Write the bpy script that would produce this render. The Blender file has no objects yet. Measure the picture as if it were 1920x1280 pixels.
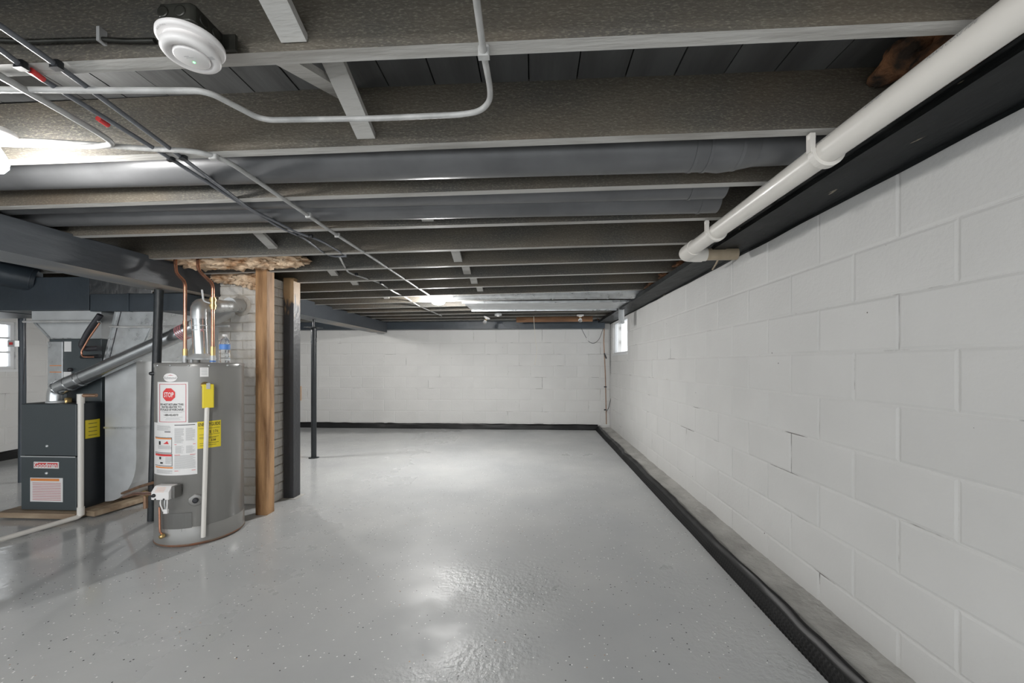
import bpy, math, random
from mathutils import Vector, Matrix, noise as mn
random.seed(7)
C = bpy.context.scene.collection
PI = math.pi
# ------------------------------------------------------------------ camera, world, exposure
FPX, CU, HV, CH = 750.0, 960.0, 682.0, 1.15      # focal length in px, centre column, horizon row, camera height
PSI = math.atan(42 / FPX)
SN, CS = math.sin(PSI), math.cos(PSI)
cam_d = bpy.data.cameras.new('camera'); cam = bpy.data.objects.new('camera', cam_d); C.objects.link(cam)
cam_d.sensor_width = 36; cam_d.lens = FPX / 1920 * 36; cam_d.shift_y = (HV - 640) / 1920
cam_d.clip_start = 0.02
cam.location = (0, 0, CH); cam.rotation_euler = (PI / 2, 0, PSI)
bpy.context.scene.camera = cam
w = bpy.data.worlds.new('sky'); bpy.context.scene.world = w; w.use_nodes = True
w.node_tree.nodes['Background'].inputs[0].default_value = (0.93, 0.97, 1.0, 1)
w.node_tree.nodes['Background'].inputs[1].default_value = 1.65
vs = bpy.context.scene.view_settings
vs.view_transform = 'Standard'; vs.look = 'None'; vs.gamma = 1; vs.use_curve_mapping = False
vs.exposure = 0.75
BULB_POWER = 560.0

# ------------------------------------------------------------------ geometry of the photograph
def ray(u, v):
    a = (u - CU) / FPX; b = (HV - v) / FPX
    return Vector((a * CS - SN, a * SN + CS, b))
def at_z(u, v, z):
    r = ray(u, v); t = (z - CH) / r.z; return Vector((r.x * t, r.y * t, z))
def at_x(u, v, x):
    r = ray(u, v); t = x / r.x; return Vector((x, r.y * t, CH + r.z * t))
def at_y(u, v, y):
    r = ray(u, v); t = y / r.y; return Vector((r.x * t, y, CH + r.z * t))

# ------------------------------------------------------------------ materials
def mat(name, col, rough=0.6, metal=0.0, bump=0.0, bscale=40, var=0.0, vscale=6, col2=None, stretch=None, trans=0.0,
        emit=0.0, spec=None, coat=0.0, rvar=0.0, alpha=1.0, thr=None, bdet=4):
    m = bpy.data.materials.new(name); m.use_nodes = True; nt = m.node_tree; N = nt.nodes; L = nt.links
    b = N['Principled BSDF']; b.inputs['Base Color'].default_value = (*col, 1)
    b.inputs['Roughness'].default_value = rough; b.inputs['Metallic'].default_value = metal
    if spec is not None: b.inputs['Specular IOR Level'].default_value = spec
    b.inputs['Transmission Weight'].default_value = trans; b.inputs['Coat Weight'].default_value = coat
    if emit: b.inputs['Emission Color'].default_value = (*col, 1); b.inputs['Emission Strength'].default_value = emit
    if bump or var or col2 or rvar:
        tc = N.new('ShaderNodeTexCoord'); mp = N.new('ShaderNodeMapping'); L.new(tc.outputs['Object'], mp.inputs[0])
        oi = N.new('ShaderNodeObjectInfo'); vm = N.new('ShaderNodeMath'); vm.operation = 'MULTIPLY'; vm.inputs[1].default_value = 17
        L.new(oi.outputs['Random'], vm.inputs[0]); cb = N.new('ShaderNodeCombineXYZ')
        for i in range(3): L.new(vm.outputs[0], cb.inputs[i])
        L.new(cb.outputs[0], mp.inputs['Location'])
        if stretch: mp.inputs['Scale'].default_value = stretch
        if var or col2:
            n = N.new('ShaderNodeTexNoise'); n.inputs['Scale'].default_value = vscale; n.inputs['Detail'].default_value = 6
            L.new(mp.outputs[0], n.inputs['Vector'])
            cr = N.new('ShaderNodeValToRGB'); c2 = col2 or tuple(max(0, c * (1 - var)) for c in col)
            cr.color_ramp.elements[0].position = thr[0] if thr else 0.35; cr.color_ramp.elements[1].position = thr[1] if thr else 0.65
            cr.color_ramp.elements[0].color = (*c2, 1); cr.color_ramp.elements[1].color = (*col, 1)
            L.new(n.outputs[0], cr.inputs[0]); L.new(cr.outputs[0], b.inputs['Base Color'])
            if rvar:
                mr = N.new('ShaderNodeMapRange'); mr.inputs[3].default_value = rough - rvar; mr.inputs[4].default_value = rough + rvar
                mr.inputs[1].default_value = 0.3; mr.inputs[2].default_value = 0.7
                L.new(n.outputs[0], mr.inputs[0]); L.new(mr.outputs[0], b.inputs['Roughness'])
        if bump:
            n2 = N.new('ShaderNodeTexNoise'); n2.inputs['Scale'].default_value = bscale; n2.inputs['Detail'].default_value = bdet
            L.new(mp.outputs[0], n2.inputs['Vector'])
            bp = N.new('ShaderNodeBump'); bp.inputs['Strength'].default_value = min(1, bump); bp.inputs['Distance'].default_value = 0.01 * max(1, bump)
            L.new(n2.outputs[0], bp.inputs['Height']); L.new(bp.outputs[0], b.inputs['Normal'])
    return m

def block_mat():
    m = mat('painted_block', (0.66, 0.655, 0.64), 0.55, var=0.06, vscale=2.2, bump=0.16, bscale=60)
    nt = m.node_tree; N = nt.nodes; L = nt.links
    tc = N['Texture Coordinate']; mp = N['Mapping']
    b = N['Principled BSDF']; src = b.inputs['Base Color'].links[0].from_socket
    # pits left unfilled by the paint
    vo = N.new('ShaderNodeTexVoronoi'); vo.inputs['Scale'].default_value = 9; L.new(mp.outputs[0], vo.inputs['Vector'])
    lt = N.new('ShaderNodeMath'); lt.operation = 'LESS_THAN'; lt.inputs[1].default_value = 0.035; L.new(vo.outputs['Distance'], lt.inputs[0])
    rr = N.new('ShaderNodeSeparateColor'); L.new(vo.outputs['Color'], rr.inputs[0])
    gt = N.new('ShaderNodeMath'); gt.operation = 'GREATER_THAN'; gt.inputs[1].default_value = 0.86; L.new(rr.outputs[0], gt.inputs[0])
    mu = N.new('ShaderNodeMath'); mu.operation = 'MULTIPLY'; L.new(lt.outputs[0], mu.inputs[0]); L.new(gt.outputs[0], mu.inputs[1])
    mx = N.new('ShaderNodeMix'); mx.data_type = 'RGBA'; L.new(mu.outputs[0], mx.inputs[0]); L.new(src, mx.inputs[6]); mx.inputs[7].default_value = (0.12, 0.11, 0.1, 1)
    L.new(mx.outputs[2], b.inputs['Base Color'])
    # coarse brushed relief on top of the fine one
    n = N.new('ShaderNodeTexNoise'); n.inputs['Scale'].default_value = 7; n.inputs['Detail'].default_value = 5; L.new(mp.outputs[0], n.inputs['Vector'])
    bp = N.new('ShaderNodeBump'); bp.inputs['Strength'].default_value = 0.35; bp.inputs['Distance'].default_value = 0.006
    old = b.inputs['Normal'].links[0].from_node; L.new(old.outputs[0], bp.inputs['Normal']); L.new(n.outputs[0], bp.inputs['Height']); L.new(bp.outputs[0], b.inputs['Normal'])
    return m

def joist_mat():
    m = mat('black_sprayed_joist', (0.070, 0.069, 0.064), 0.6, col2=(0.115, 0.10, 0.078), vscale=3.2, thr=(0.38, 0.62), stretch=(0.5, 1, 1.3), bump=0.25, bscale=90)
    nt = m.node_tree; N = nt.nodes; L = nt.links; b = N['Principled BSDF']; src = b.inputs['Base Color'].links[0].from_socket; tc = N['Texture Coordinate']
    mp = N.new('ShaderNodeMapping'); mp.inputs['Scale'].default_value = (0.35, 1, 1); mp.inputs['Rotation'].default_value = (0, .5, 0); L.new(tc.outputs['Object'], mp.inputs[0])
    n = N.new('ShaderNodeTexNoise'); n.inputs['Scale'].default_value = 280; n.inputs['Detail'].default_value = 3; L.new(mp.outputs[0], n.inputs['Vector'])
    r = N.new('ShaderNodeMapRange'); r.inputs[1].default_value = 0.52; r.inputs[2].default_value = 0.72; L.new(n.outputs[0], r.inputs[0])
    mx = N.new('ShaderNodeMix'); mx.data_type = 'RGBA'; L.new(r.outputs[0], mx.inputs[0]); L.new(src, mx.inputs[6]); mx.inputs[7].default_value = (0.20, 0.185, 0.15, 1)
    n3 = N.new('ShaderNodeTexNoise'); n3.inputs['Scale'].default_value = 1.1; n3.inputs['Detail'].default_value = 4; L.new(tc.outputs['Object'], n3.inputs['Vector'])
    r3 = N.new('ShaderNodeMapRange'); r3.inputs[1].default_value = 0.45; r3.inputs[2].default_value = 0.7; r3.inputs[3].default_value = 0; r3.inputs[4].default_value = 0.35; L.new(n3.outputs[0], r3.inputs[0])
    m2 = N.new('ShaderNodeMix'); m2.data_type = 'RGBA'; L.new(r3.outputs[0], m2.inputs[0]); L.new(mx.outputs[2], m2.inputs[6]); m2.inputs[7].default_value = (0.13, 0.082, 0.045, 1)
    L.new(m2.outputs[2], b.inputs['Base Color']); return m

def mortar_mat():
    m = mat('painted_mortar', (0.66, 0.655, 0.64), 0.6, col2=(0.2, 0.19, 0.18), vscale=3.2, thr=(0.34, 0.41), bump=0.5, bscale=50)
    return m

def floor_mat():
    m = bpy.data.materials.new('grey_flake_epoxy'); m.use_nodes = True; nt = m.node_tree; N = nt.nodes; L = nt.links
    b = N['Principled BSDF']; tc = N.new('ShaderNodeTexCoord'); O = tc.outputs['Object']
    def noise(sc, det=5, vec=O, ro=0.55):
        n = N.new('ShaderNodeTexNoise'); n.inputs['Scale'].default_value = sc; n.inputs['Detail'].default_value = det
        n.inputs['Roughness'].default_value = ro; L.new(vec, n.inputs['Vector']); return n.outputs[0]
    def ramp(src, p0, p1, c0, c1):
        r = N.new('ShaderNodeValToRGB'); e = r.color_ramp.elements; e[0].position = p0; e[1].position = p1
        e[0].color = (*c0, 1); e[1].color = (*c1, 1); L.new(src, r.inputs[0]); return r.outputs[0]
    def mix(f, a, c, kind='RGBA'):
        x = N.new('ShaderNodeMix'); x.data_type = 'RGBA'; L.new(f, x.inputs[0]) if hasattr(f, 'links') else None
        if isinstance(a, tuple): x.inputs[6].default_value = (*a, 1)
        else: L.new(a, x.inputs[6])
        if isinstance(c, tuple): x.inputs[7].default_value = (*c, 1)
        else: L.new(c, x.inputs[7])
        return x.outputs[2]
    def math_(op, a, c=None):
        x = N.new('ShaderNodeMath'); x.operation = op
        for i, s in enumerate((a, c)):
            if s is None: continue
            if isinstance(s, (int, float)): x.inputs[i].default_value = s
            else: L.new(s, x.inputs[i])
        return x.outputs[0]
    base = ramp(noise(1.3, 8), 0.35, 0.68, (0.44, 0.45, 0.455), (0.52, 0.525, 0.52))
    # scattered paint flakes, three sizes of cell
    col = base
    for sc, keep, c in ((30, 0.72, (0.9, 0.89, 0.86)), (27, 0.76, (0.02, 0.02, 0.02)), (25, 0.90, (0.5, 0.30, 0.15)), (48, 0.74, (0.92, 0.92, 0.9)), (43, 0.78, (0.04, 0.04, 0.04))):
        vo = N.new('ShaderNodeTexVoronoi'); vo.inputs['Scale'].default_value = sc
        mp = N.new('ShaderNodeMapping'); mp.inputs['Location'].default_value = (sc, sc * 2.3, 0); L.new(O, mp.inputs[0]); L.new(mp.outputs[0], vo.inputs['Vector'])
        near = math_('LESS_THAN', vo.outputs['Distance'], 0.105 * sc / 34)
        sp = N.new('ShaderNodeSeparateColor'); L.new(vo.outputs['Color'], sp.inputs[0])
        some = math_('GREATER_THAN', sp.outputs[0], keep)
        cl = math_('GREATER_THAN', noise(1.1, 3), 0.40)
        col = mix(math_('MULTIPLY', math_('MULTIPLY', near, some), cl), col, c)
    # darker damp stains
    st = ramp(noise(0.8, 9, ro=0.6), 0.50, 0.78, (0, 0, 0), (1, 1, 1))
    col = mix(math_('MULTIPLY', st, 0.22), col, (0.3, 0.305, 0.31))
    L.new(col, b.inputs['Base Color'])
    # gloss: wet-looking coat on the heater side, duller patches elsewhere
    sx = N.new('ShaderNodeSeparateXYZ'); L.new(O, sx.inputs[0])
    def rng(src, a0, a1, o0, o1):
        x = N.new('ShaderNodeMapRange')
        for i, q in enumerate((a0, a1, o0, o1)): x.inputs[i + 1].default_value = q
        L.new(src, x.inputs[0]); return x.outputs[0]
    side = rng(sx.outputs[0], -2.2, -0.7, 0.06, 0.42)
    # rough trowelled areas of the coat
    patch = None; warp = N.new('ShaderNodeVectorMath'); warp.operation = 'MULTIPLY_ADD'
    nn = N.new('ShaderNodeTexNoise'); nn.inputs['Scale'].default_value = 2.6; nn.inputs['Detail'].default_value = 6; L.new(O, nn.inputs['Vector'])
    L.new(nn.outputs['Color'], warp.inputs[0]); warp.inputs[1].default_value = (.9, .9, 0); L.new(O, warp.inputs[2])
    for cx_, cy_, rr in ((-.10, 2.05, .42), (.75, 2.25, .30), (.85, 1.75, .28), (-.25, 1.40, .35), (.55, 5.0, .6)):
        vd = N.new('ShaderNodeVectorMath'); vd.operation = 'DISTANCE'; L.new(warp.outputs[0], vd.inputs[0]); vd.inputs[1].default_value = (cx_ + .45, cy_ + .45, 0)
        q = rng(vd.outputs['Value'], rr * .35, rr, 1.0, 0.0); patch = q if patch is None else math_('MAXIMUM', patch, q)
    rough = math_('ADD', side, rng(noise(2.1, 6), 0.4, 0.6, -0.03, 0.14))
    L.new(math_('MAXIMUM', math_('SUBTRACT', rough, math_('MULTIPLY', patch, 0.12)), 0.05), b.inputs['Roughness'])
    b1 = N.new('ShaderNodeBump'); b1.inputs['Strength'].default_value = 0.3; b1.inputs['Distance'].default_value = 0.010; L.new(noise(3.5, 4), b1.inputs['Height'])
    b2 = N.new('ShaderNodeBump'); b2.inputs['Distance'].default_value = 0.006; L.new(math_('ADD', math_('MULTIPLY', patch, 0.9), 0.05), b2.inputs['Strength'])
    L.new(noise(42, 4), b2.inputs['Height']); L.new(b1.outputs[0], b2.inputs['Normal']); L.new(b2.outputs[0], b.inputs['Normal'])
    return m

M = {}
M['block'] = block_mat(); M['mortar'] = mortar_mat(); M['floor'] = floor_mat()
M['joist'] = joist_mat()
M['edge'] = mat('floor_lit_edge_brace_grey', (0.52, 0.51, 0.485), 0.6, col2=(0.36, 0.345, 0.32), vscale=12, thr=(0.35, 0.5), stretch=(0.15, 1, 1), bump=0.4, bscale=60)  # joist undersides: floor bounce painted in as lighter grey; cross braces share it
M['plank'] = mat('black_sprayed_plank', (0.105, 0.108, 0.108), 0.5, col2=(0.065, 0.066, 0.066), vscale=5, stretch=(2.2, 0.35, 1), thr=(0.35, 0.65), bump=0.25, bscale=12)
M['black'] = mat('black_paint', (0.022, 0.027, 0.031), 0.42, var=0.4, vscale=4, bump=0.4, bscale=25)
M['sill'] = mat('black_sill_paint', (0.006, 0.0075, 0.008), 0.5, col2=(0.014, 0.016, 0.017), vscale=5, stretch=(1, 0.3, 1), bump=0.9, bscale=18, spec=0.25)
M['bluegrey'] = mat('blue_black_paint', (0.045, 0.058, 0.072), 0.42, var=0.3, vscale=3, bump=0.3, bscale=20)
M['girder'] = mat('girder_paint', (0.06, 0.068, 0.078), 0.5, var=0.35, vscale=3, stretch=(1, 0.25, 1), bump=0.4, bscale=20)
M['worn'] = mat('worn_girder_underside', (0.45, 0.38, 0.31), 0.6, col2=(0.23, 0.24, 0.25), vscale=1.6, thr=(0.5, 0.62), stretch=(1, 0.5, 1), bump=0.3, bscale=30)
M['ductblack'] = mat('painted_duct', (0.15, 0.153, 0.158), 0.38, metal=0.2, var=0.25, vscale=5, bump=0.12, bscale=6)
M['conduit'] = mat('grey_painted_conduit', (0.50, 0.50, 0.49), 0.42, var=0.25, vscale=14, bump=0.2, bscale=60)
M['conduit2'] = mat('blue_grey_painted_conduit', (0.17, 0.18, 0.20), 0.42, var=0.25, vscale=14, bump=0.2, bscale=60)
M['clamp'] = mat('dark_clamp', (0.03, 0.032, 0.035), 0.35, metal=0.4)
M['pvc'] = mat('white_pvc', (0.78, 0.75, 0.70), 0.32, var=0.05, vscale=5, coat=0.15)
M['pvcold'] = mat('aged_pvc', (0.42, 0.34, 0.24), 0.45, var=0.3, vscale=9)
M['print'] = mat('grey_print', (0.32, 0.32, 0.33), 0.6)
M['galv'] = mat('galvanised_steel', (0.62, 0.64, 0.65), 0.32, metal=0.75, var=0.18, vscale=16, bump=0.08, bscale=12, rvar=0.08)
M['galvd'] = mat('dull_galvanised_steel', (0.60, 0.615, 0.62), 0.42, metal=0.35, var=0.12, vscale=9, bump=0.12, bscale=9)
M['vent'] = mat('shiny_vent_pipe', (0.66, 0.68, 0.69), 0.2, metal=0.9, var=0.08, vscale=20)
M['heater'] = mat('heater_grey_enamel', (0.245, 0.24, 0.228), 0.3, metal=0.15, var=0.05, vscale=3, coat=0.3)
M['heaterd'] = mat('heater_trim_grey', (0.14, 0.138, 0.13), 0.35, metal=0.2)
M['rust'] = mat('rusty_rim', (0.16, 0.12, 0.085), 0.6, col2=(0.20, 0.07, 0.03), vscale=12, bump=0.3)
M['furnace'] = mat('furnace_slate', (0.055, 0.068, 0.074), 0.36, var=0.08, vscale=4, coat=0.15)
M['furnace2'] = mat('furnace_side', (0.022, 0.026, 0.030), 0.4, var=0.1, vscale=4)
M['white'] = mat('white_plastic', (0.82, 0.80, 0.79), 0.4)
M['paper'] = mat('white_sticker', (0.78, 0.77, 0.76), 0.5)
M['greyprint'] = mat('light_grey_print', (0.48, 0.48, 0.48), 0.6)
M['blackprint'] = mat('black_print', (0.03, 0.03, 0.03), 0.6)
M['red'] = mat('red_print', (0.70, 0.05, 0.05), 0.5)
M['pink'] = mat('faded_red_print', (0.60, 0.22, 0.24), 0.5)
M['orange'] = mat('orange_print', (0.80, 0.27, 0.06), 0.5)
M['yellow'] = mat('yellow_sticker', (0.78, 0.62, 0.03), 0.45)
M['blue'] = mat('blue_label', (0.10, 0.25, 0.62), 0.45)
M['green'] = mat('green_led', (0.1, 1.0, 0.2), 0.4, emit=4)
M['copper'] = mat('copper_pipe', (0.72, 0.36, 0.24), 0.25, metal=0.85, var=0.3, vscale=18)
M['brass'] = mat('brass', (0.70, 0.50, 0.22), 0.3, metal=0.85)
M['oldcopper'] = mat('tarnished_copper', (0.36, 0.22, 0.14), 0.45, metal=0.5, var=0.35, vscale=14)
M['wood'] = mat('bare_fir', (0.50, 0.29, 0.14), 0.6, col2=(0.17, 0.08, 0.03), vscale=5, stretch=(3, 3, 0.45), thr=(0.30, 0.58), bump=0.3, bscale=40)
M['board'] = mat('pallet_board', (0.42, 0.33, 0.23), 0.65, col2=(0.25, 0.17, 0.11), vscale=6, stretch=(0.5, 2, 2), bump=0.4, bscale=40)
M['brownboard'] = mat('brown_lumber', (0.27, 0.135, 0.06), 0.65, col2=(0.13, 0.06, 0.03), vscale=5, stretch=(0.5, 2, 2), bump=0.4, bscale=40)
M['foam'] = mat('tan_insulation', (0.84, 0.64, 0.45), 0.95, col2=(0.46, 0.24, 0.11), vscale=9, thr=(0.3, 0.55), bump=1.5, bscale=45)
M['foamd'] = mat('brown_insulation', (0.22, 0.10, 0.045), 0.95, col2=(0.03, 0.02, 0.013), vscale=14, thr=(0.35, 0.6), bump=1.5, bscale=45)
M['brick'] = mat('painted_brick', (0.74, 0.715, 0.67), 0.6, col2=(0.60, 0.545, 0.46), vscale=5, thr=(0.3, 0.5), bump=0.6, bscale=50)
M['joint'] = mat('brick_joint', (0.60, 0.56, 0.50), 0.8, col2=(0.26, 0.22, 0.17), vscale=5, thr=(0.3, 0.5), bump=0.8, bscale=50)
M['membrane'] = mat('black_dimple_sheet', (0.007, 0.007, 0.0075), 0.4, var=0.3, vscale=6, spec=0.35)
M['ledge'] = mat('rough_concrete', (0.48, 0.47, 0.445), 0.85, col2=(0.34, 0.33, 0.31), vscale=5, bump=1.6, bscale=28, thr=(0.3, 0.62))
M['glass'] = mat('window_glass', (1, 1, 1), 0.02, trans=1.0)
M['bottle'] = mat('clear_plastic', (0.95, 0.97, 0.98), 0.05, trans=0.92)
M['bulbglass'] = mat('clear_bulb_glass', (0.95, 0.95, 0.95), 0.03, trans=0.85)
M['lit'] = mat('added_fill_bulb', (1.0, 0.98, 0.95), 0.4, emit=BULB_POWER)  # only the two added, out-of-view bulbs use this
M['litnear'] = mat('lit_bulb_glow', (1.0, 0.98, 0.95), 0.4, emit=BULB_POWER * 0.5)
M['litdome'] = mat('lit_globe', (1.0, 0.99, 0.97), 0.4, emit=BULB_POWER * 0.92)
M['frame'] = mat('window_frame', (0.72, 0.73, 0.74), 0.4)
M['string'] = mat('cotton_string', (0.72, 0.68, 0.58), 0.8)
M['cable'] = mat('dark_cable', (0.03, 0.03, 0.035), 0.5)
M['boxsteel'] = mat('painted_box', (0.045, 0.045, 0.038), 0.35, metal=0.4, var=0.5, vscale=20)
M['tan'] = mat('tan_plate', (0.62, 0.42, 0.28), 0.6)
def chips(m, sc=(30, 6, 30)):
    nt = m.node_tree; N = nt.nodes; L = nt.links; b = N['Principled BSDF']; src = b.inputs['Base Color'].links[0].from_socket; tc = N['Texture Coordinate']
    mp = N.new('ShaderNodeMapping'); mp.inputs['Scale'].default_value = sc; mp.inputs['Rotation'].default_value = (0, 0, .5); L.new(tc.outputs['Object'], mp.inputs[0])
    n = N.new('ShaderNodeTexNoise'); n.inputs['Scale'].default_value = 1.0; n.inputs['Detail'].default_value = 5; L.new(mp.outputs[0], n.inputs['Vector'])
    r = N.new('ShaderNodeMapRange'); r.inputs[1].default_value = 0.72; r.inputs[2].default_value = 0.75; L.new(n.outputs[0], r.inputs[0])
    mx = N.new('ShaderNodeMix'); mx.data_type = 'RGBA'; L.new(r.outputs[0], mx.inputs[0]); L.new(src, mx.inputs[6]); mx.inputs[7].default_value = (0.33, 0.29, 0.22, 1); L.new(mx.outputs[2], b.inputs['Base Color'])
chips(M['sill'])
# post whose black paint stops short of its top
def post_mat():
    m = mat('black_post_bare_top', (0.02, 0.021, 0.023), 0.45, bump=0.3, bscale=40)
    nt = m.node_tree; N = nt.nodes; L = nt.links; b = N['Principled BSDF']; tc = N['Texture Coordinate']
    sx = N.new('ShaderNodeSeparateXYZ'); L.new(tc.outputs['Object'], sx.inputs[0])
    n = N.new('ShaderNodeTexNoise'); n.inputs['Scale'].default_value = 5; mp = N.new('ShaderNodeMapping'); mp.inputs['Scale'].default_value = (5, 5, 1)
    L.new(tc.outputs['Object'], mp.inputs[0]); L.new(mp.outputs[0], n.inputs['Vector'])
    a = N.new('ShaderNodeMath'); a.operation = 'MULTIPLY_ADD'; a.inputs[1].default_value = 0.7; L.new(n.outputs[0], a.inputs[0]); L.new(sx.outputs[2], a.inputs[2])
    g = N.new('ShaderNodeMapRange'); g.inputs[1].default_value = 1.98; g.inputs[2].default_value = 2.05; L.new(a.outputs[0], g.inputs[0])
    mx = N.new('ShaderNodeMix'); mx.data_type = 'RGBA'; mx.inputs[6].default_value = (0.035, 0.036, 0.040, 1); mx.inputs[7].default_value = (0.38, 0.25, 0.13, 1)
    L.new(g.outputs[0], mx.inputs[0]); L.new(mx.outputs[2], b.inputs['Base Color']); return m
M['post'] = post_mat()

# ------------------------------------------------------------------ mesh builder
class B:
    def __init__(s): s.v = []; s.f = []; s.sm = []; s.mi = []
    def add(s, vs_, fs, smooth=False, mi=0):
        o = len(s.v); s.v += [tuple(p) for p in vs_]
        for f in fs: s.f.append([o + i for i in f]); s.sm.append(smooth); s.mi.append(mi)
        return s
    def box(s, x0, x1, y0, y1, z0, z1, bottom_mi=None):
        V = [(x, y, z) for z in (z0, z1) for y in (y0, y1) for x in (x0, x1)]
        s.add(V, [(0, 2, 3, 1)], mi=bottom_mi or 0)
        return s.add(V, [(4, 5, 7, 6), (0, 1, 5, 4), (2, 6, 7, 3), (0, 4, 6, 2), (1, 3, 7, 5)])
    def bar(s, a, b, w, h, up=(0, 0, 1), wb=None, hb=None):
        a = Vector(a); b = Vector(b); d = (b - a).normalized(); sd = d.cross(Vector(up)).normalized(); u = sd.cross(d)
        wb = wb or w; hb = hb or h
        V = [p + sd * sx * ww / 2 + u * sy * hh / 2 for p, ww, hh in ((a, w, h), (b, wb, hb)) for sx, sy in ((-1, -1), (1, -1), (1, 1), (-1, 1))]
        return s.add(V, [(3, 2, 1, 0), (4, 5, 6, 7), (0, 1, 5, 4), (1, 2, 6, 5), (2, 3, 7, 6), (3, 0, 4, 7)])
    def ring(s, c, t, r, n, ref):
        a = t.cross(ref); 
        if a.length < 1e-4: a = t.cross(Vector((1, 0, 0)))
        a.normalize(); b = t.cross(a).normalized()
        return [c + a * r * math.cos(2 * PI * i / n) + b * r * math.sin(2 * PI * i / n) for i in range(n)]
    def tube(s, pts, r, n=12, cap=True):
        pts = [Vector(p) for p in pts]; rs = r if isinstance(r, (list, tuple)) else [r] * len(pts)
        tang = []
        for i in range(len(pts)):
            t = (pts[min(i + 1, len(pts) - 1)] - pts[max(i - 1, 0)]); tang.append(t.normalized() if t.length > 1e-9 else Vector((0, 0, 1)))
        a = tang[0].orthogonal().normalized(); V = []
        for p, t, rr in zip(pts, tang, rs):
            a = (a - t * a.dot(t)); a = a.normalized() if a.length > 1e-6 else t.orthogonal().normalized(); b = t.cross(a)
            V += [p + a * rr * math.cos(2 * PI * i / n) + b * rr * math.sin(2 * PI * i / n) for i in range(n)]
        F = [(k * n + i, k * n + (i + 1) % n, (k + 1) * n + (i + 1) % n, (k + 1) * n + i) for k in range(len(pts) - 1) for i in range(n)]
        s.add(V, F, True)
        if cap:
            s.add(V[:n], [tuple(range(n))[::-1]]); s.add(V[-n:], [tuple(range(n))])
        return s
    def lathe(s, prof, c=(0, 0, 0), n=32, axis=None, smooth=True):
        # profile of (radius, height) about an axis from c
        R = Matrix.Identity(3) if axis is None else Vector((0, 0, 1)).rotation_difference(Vector(axis)).to_matrix()
        c = Vector(c); V = []
        for r, h in prof: V += [c + R @ Vector((r * math.cos(2 * PI * i / n), r * math.sin(2 * PI * i / n), h)) for i in range(n)]
        F = [(k * n + i, k * n + (i + 1) % n, (k + 1) * n + (i + 1) % n, (k + 1) * n + i) for k in range(len(prof) - 1) for i in range(n)]
        s.add(V, F, smooth)
        if prof[0][0] > 1e-4: s.add(V[:n], [tuple(range(n))[::-1]])
        if prof[-1][0] > 1e-4: s.add(V[-n:], [tuple(range(n))])
        return s
    def grid(s, fn, nu, nv, smooth=True, mi=0, flip=False):
        V = [fn(i / nu, j / nv) for j in range(nv + 1) for i in range(nu + 1)]
        F = []
        for j in range(nv):
            for i in range(nu):
                a = j * (nu + 1) + i; q = (a, a + 1, a + nu + 2, a + nu + 1); F.append(q[::-1] if flip else q)
        return s.add(V, F, smooth, mi)
    def mesh(s, name, mats):
        me = bpy.data.meshes.new(name); me.from_pydata(s.v, [], s.f)
        for m in (mats if isinstance(mats, (list, tuple)) else [mats]): me.materials.append(M[m])
        me.polygons.foreach_set('use_smooth', s.sm); me.polygons.foreach_set('material_index', s.mi); me.update(); return me
    def build(s, name, mats, parent=None, bevel=0, loc=None):
        o = bpy.data.objects.new(name, s.mesh(name, mats)); C.objects.link(o)
        if parent: o.parent = parent
        if loc: o.location = loc
        if bevel:
            md = o.modifiers.new('bevel', 'BEVEL'); md.width = bevel; md.segments = 2; md.limit_method = 'ANGLE'; md.angle_limit = 0.7
        return o
def put(name, me, parent, loc=(0, 0, 0), rot=None):
    o = bpy.data.objects.new(name, me); C.objects.link(o); o.parent = parent; o.location = loc
    if rot: o.rotation_euler = rot
    return o
def empty(name, loc=(0, 0, 0)):
    o = bpy.data.objects.new(name, None); C.objects.link(o); o.location = loc; o.empty_display_size = 0.1; return o
def tag(o, label, cat, group=None):
    o['label'] = label; o['category'] = cat
    if group: o['group'] = group
    return o
def struct(o): o['kind'] = 'structure'; return o
def fillet(pts, rad=0.05, n=6):
    pts = [Vector(p) for p in pts]; out = [pts[0]]
    for i in range(1, len(pts) - 1):
        p = pts[i]; a = pts[i - 1] - p; b = pts[i + 1] - p; r = min(rad, a.length * 0.48, b.length * 0.48)
        A = p + a.normalized() * r; D = p + b.normalized() * r
        for k in range(n + 1):
            t = k / n; out.append(A * (1 - t) ** 2 + p * 2 * t * (1 - t) + D * t * t)
    out.append(pts[-1]); return out
def lump(b, c, rx, ry, rz, seed=0, amp=0.25, nu=44, nv=26, f=3.0):
    def fn(a, t):
        th = 2 * PI * a; ph = PI * t
        d = Vector((math.sin(ph) * math.cos(th), math.sin(ph) * math.sin(th), math.cos(ph)))
        k = 1 + amp * .7 * mn.fractal(d * f * .8 + Vector((seed, seed, seed)), 1.1, 2.0, 5)
        return (c[0] + d.x * rx * k, c[1] + d.y * ry * k, c[2] + d.z * rz * k)
    return b.grid(fn, nu, nv, True, flip=True)

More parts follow.
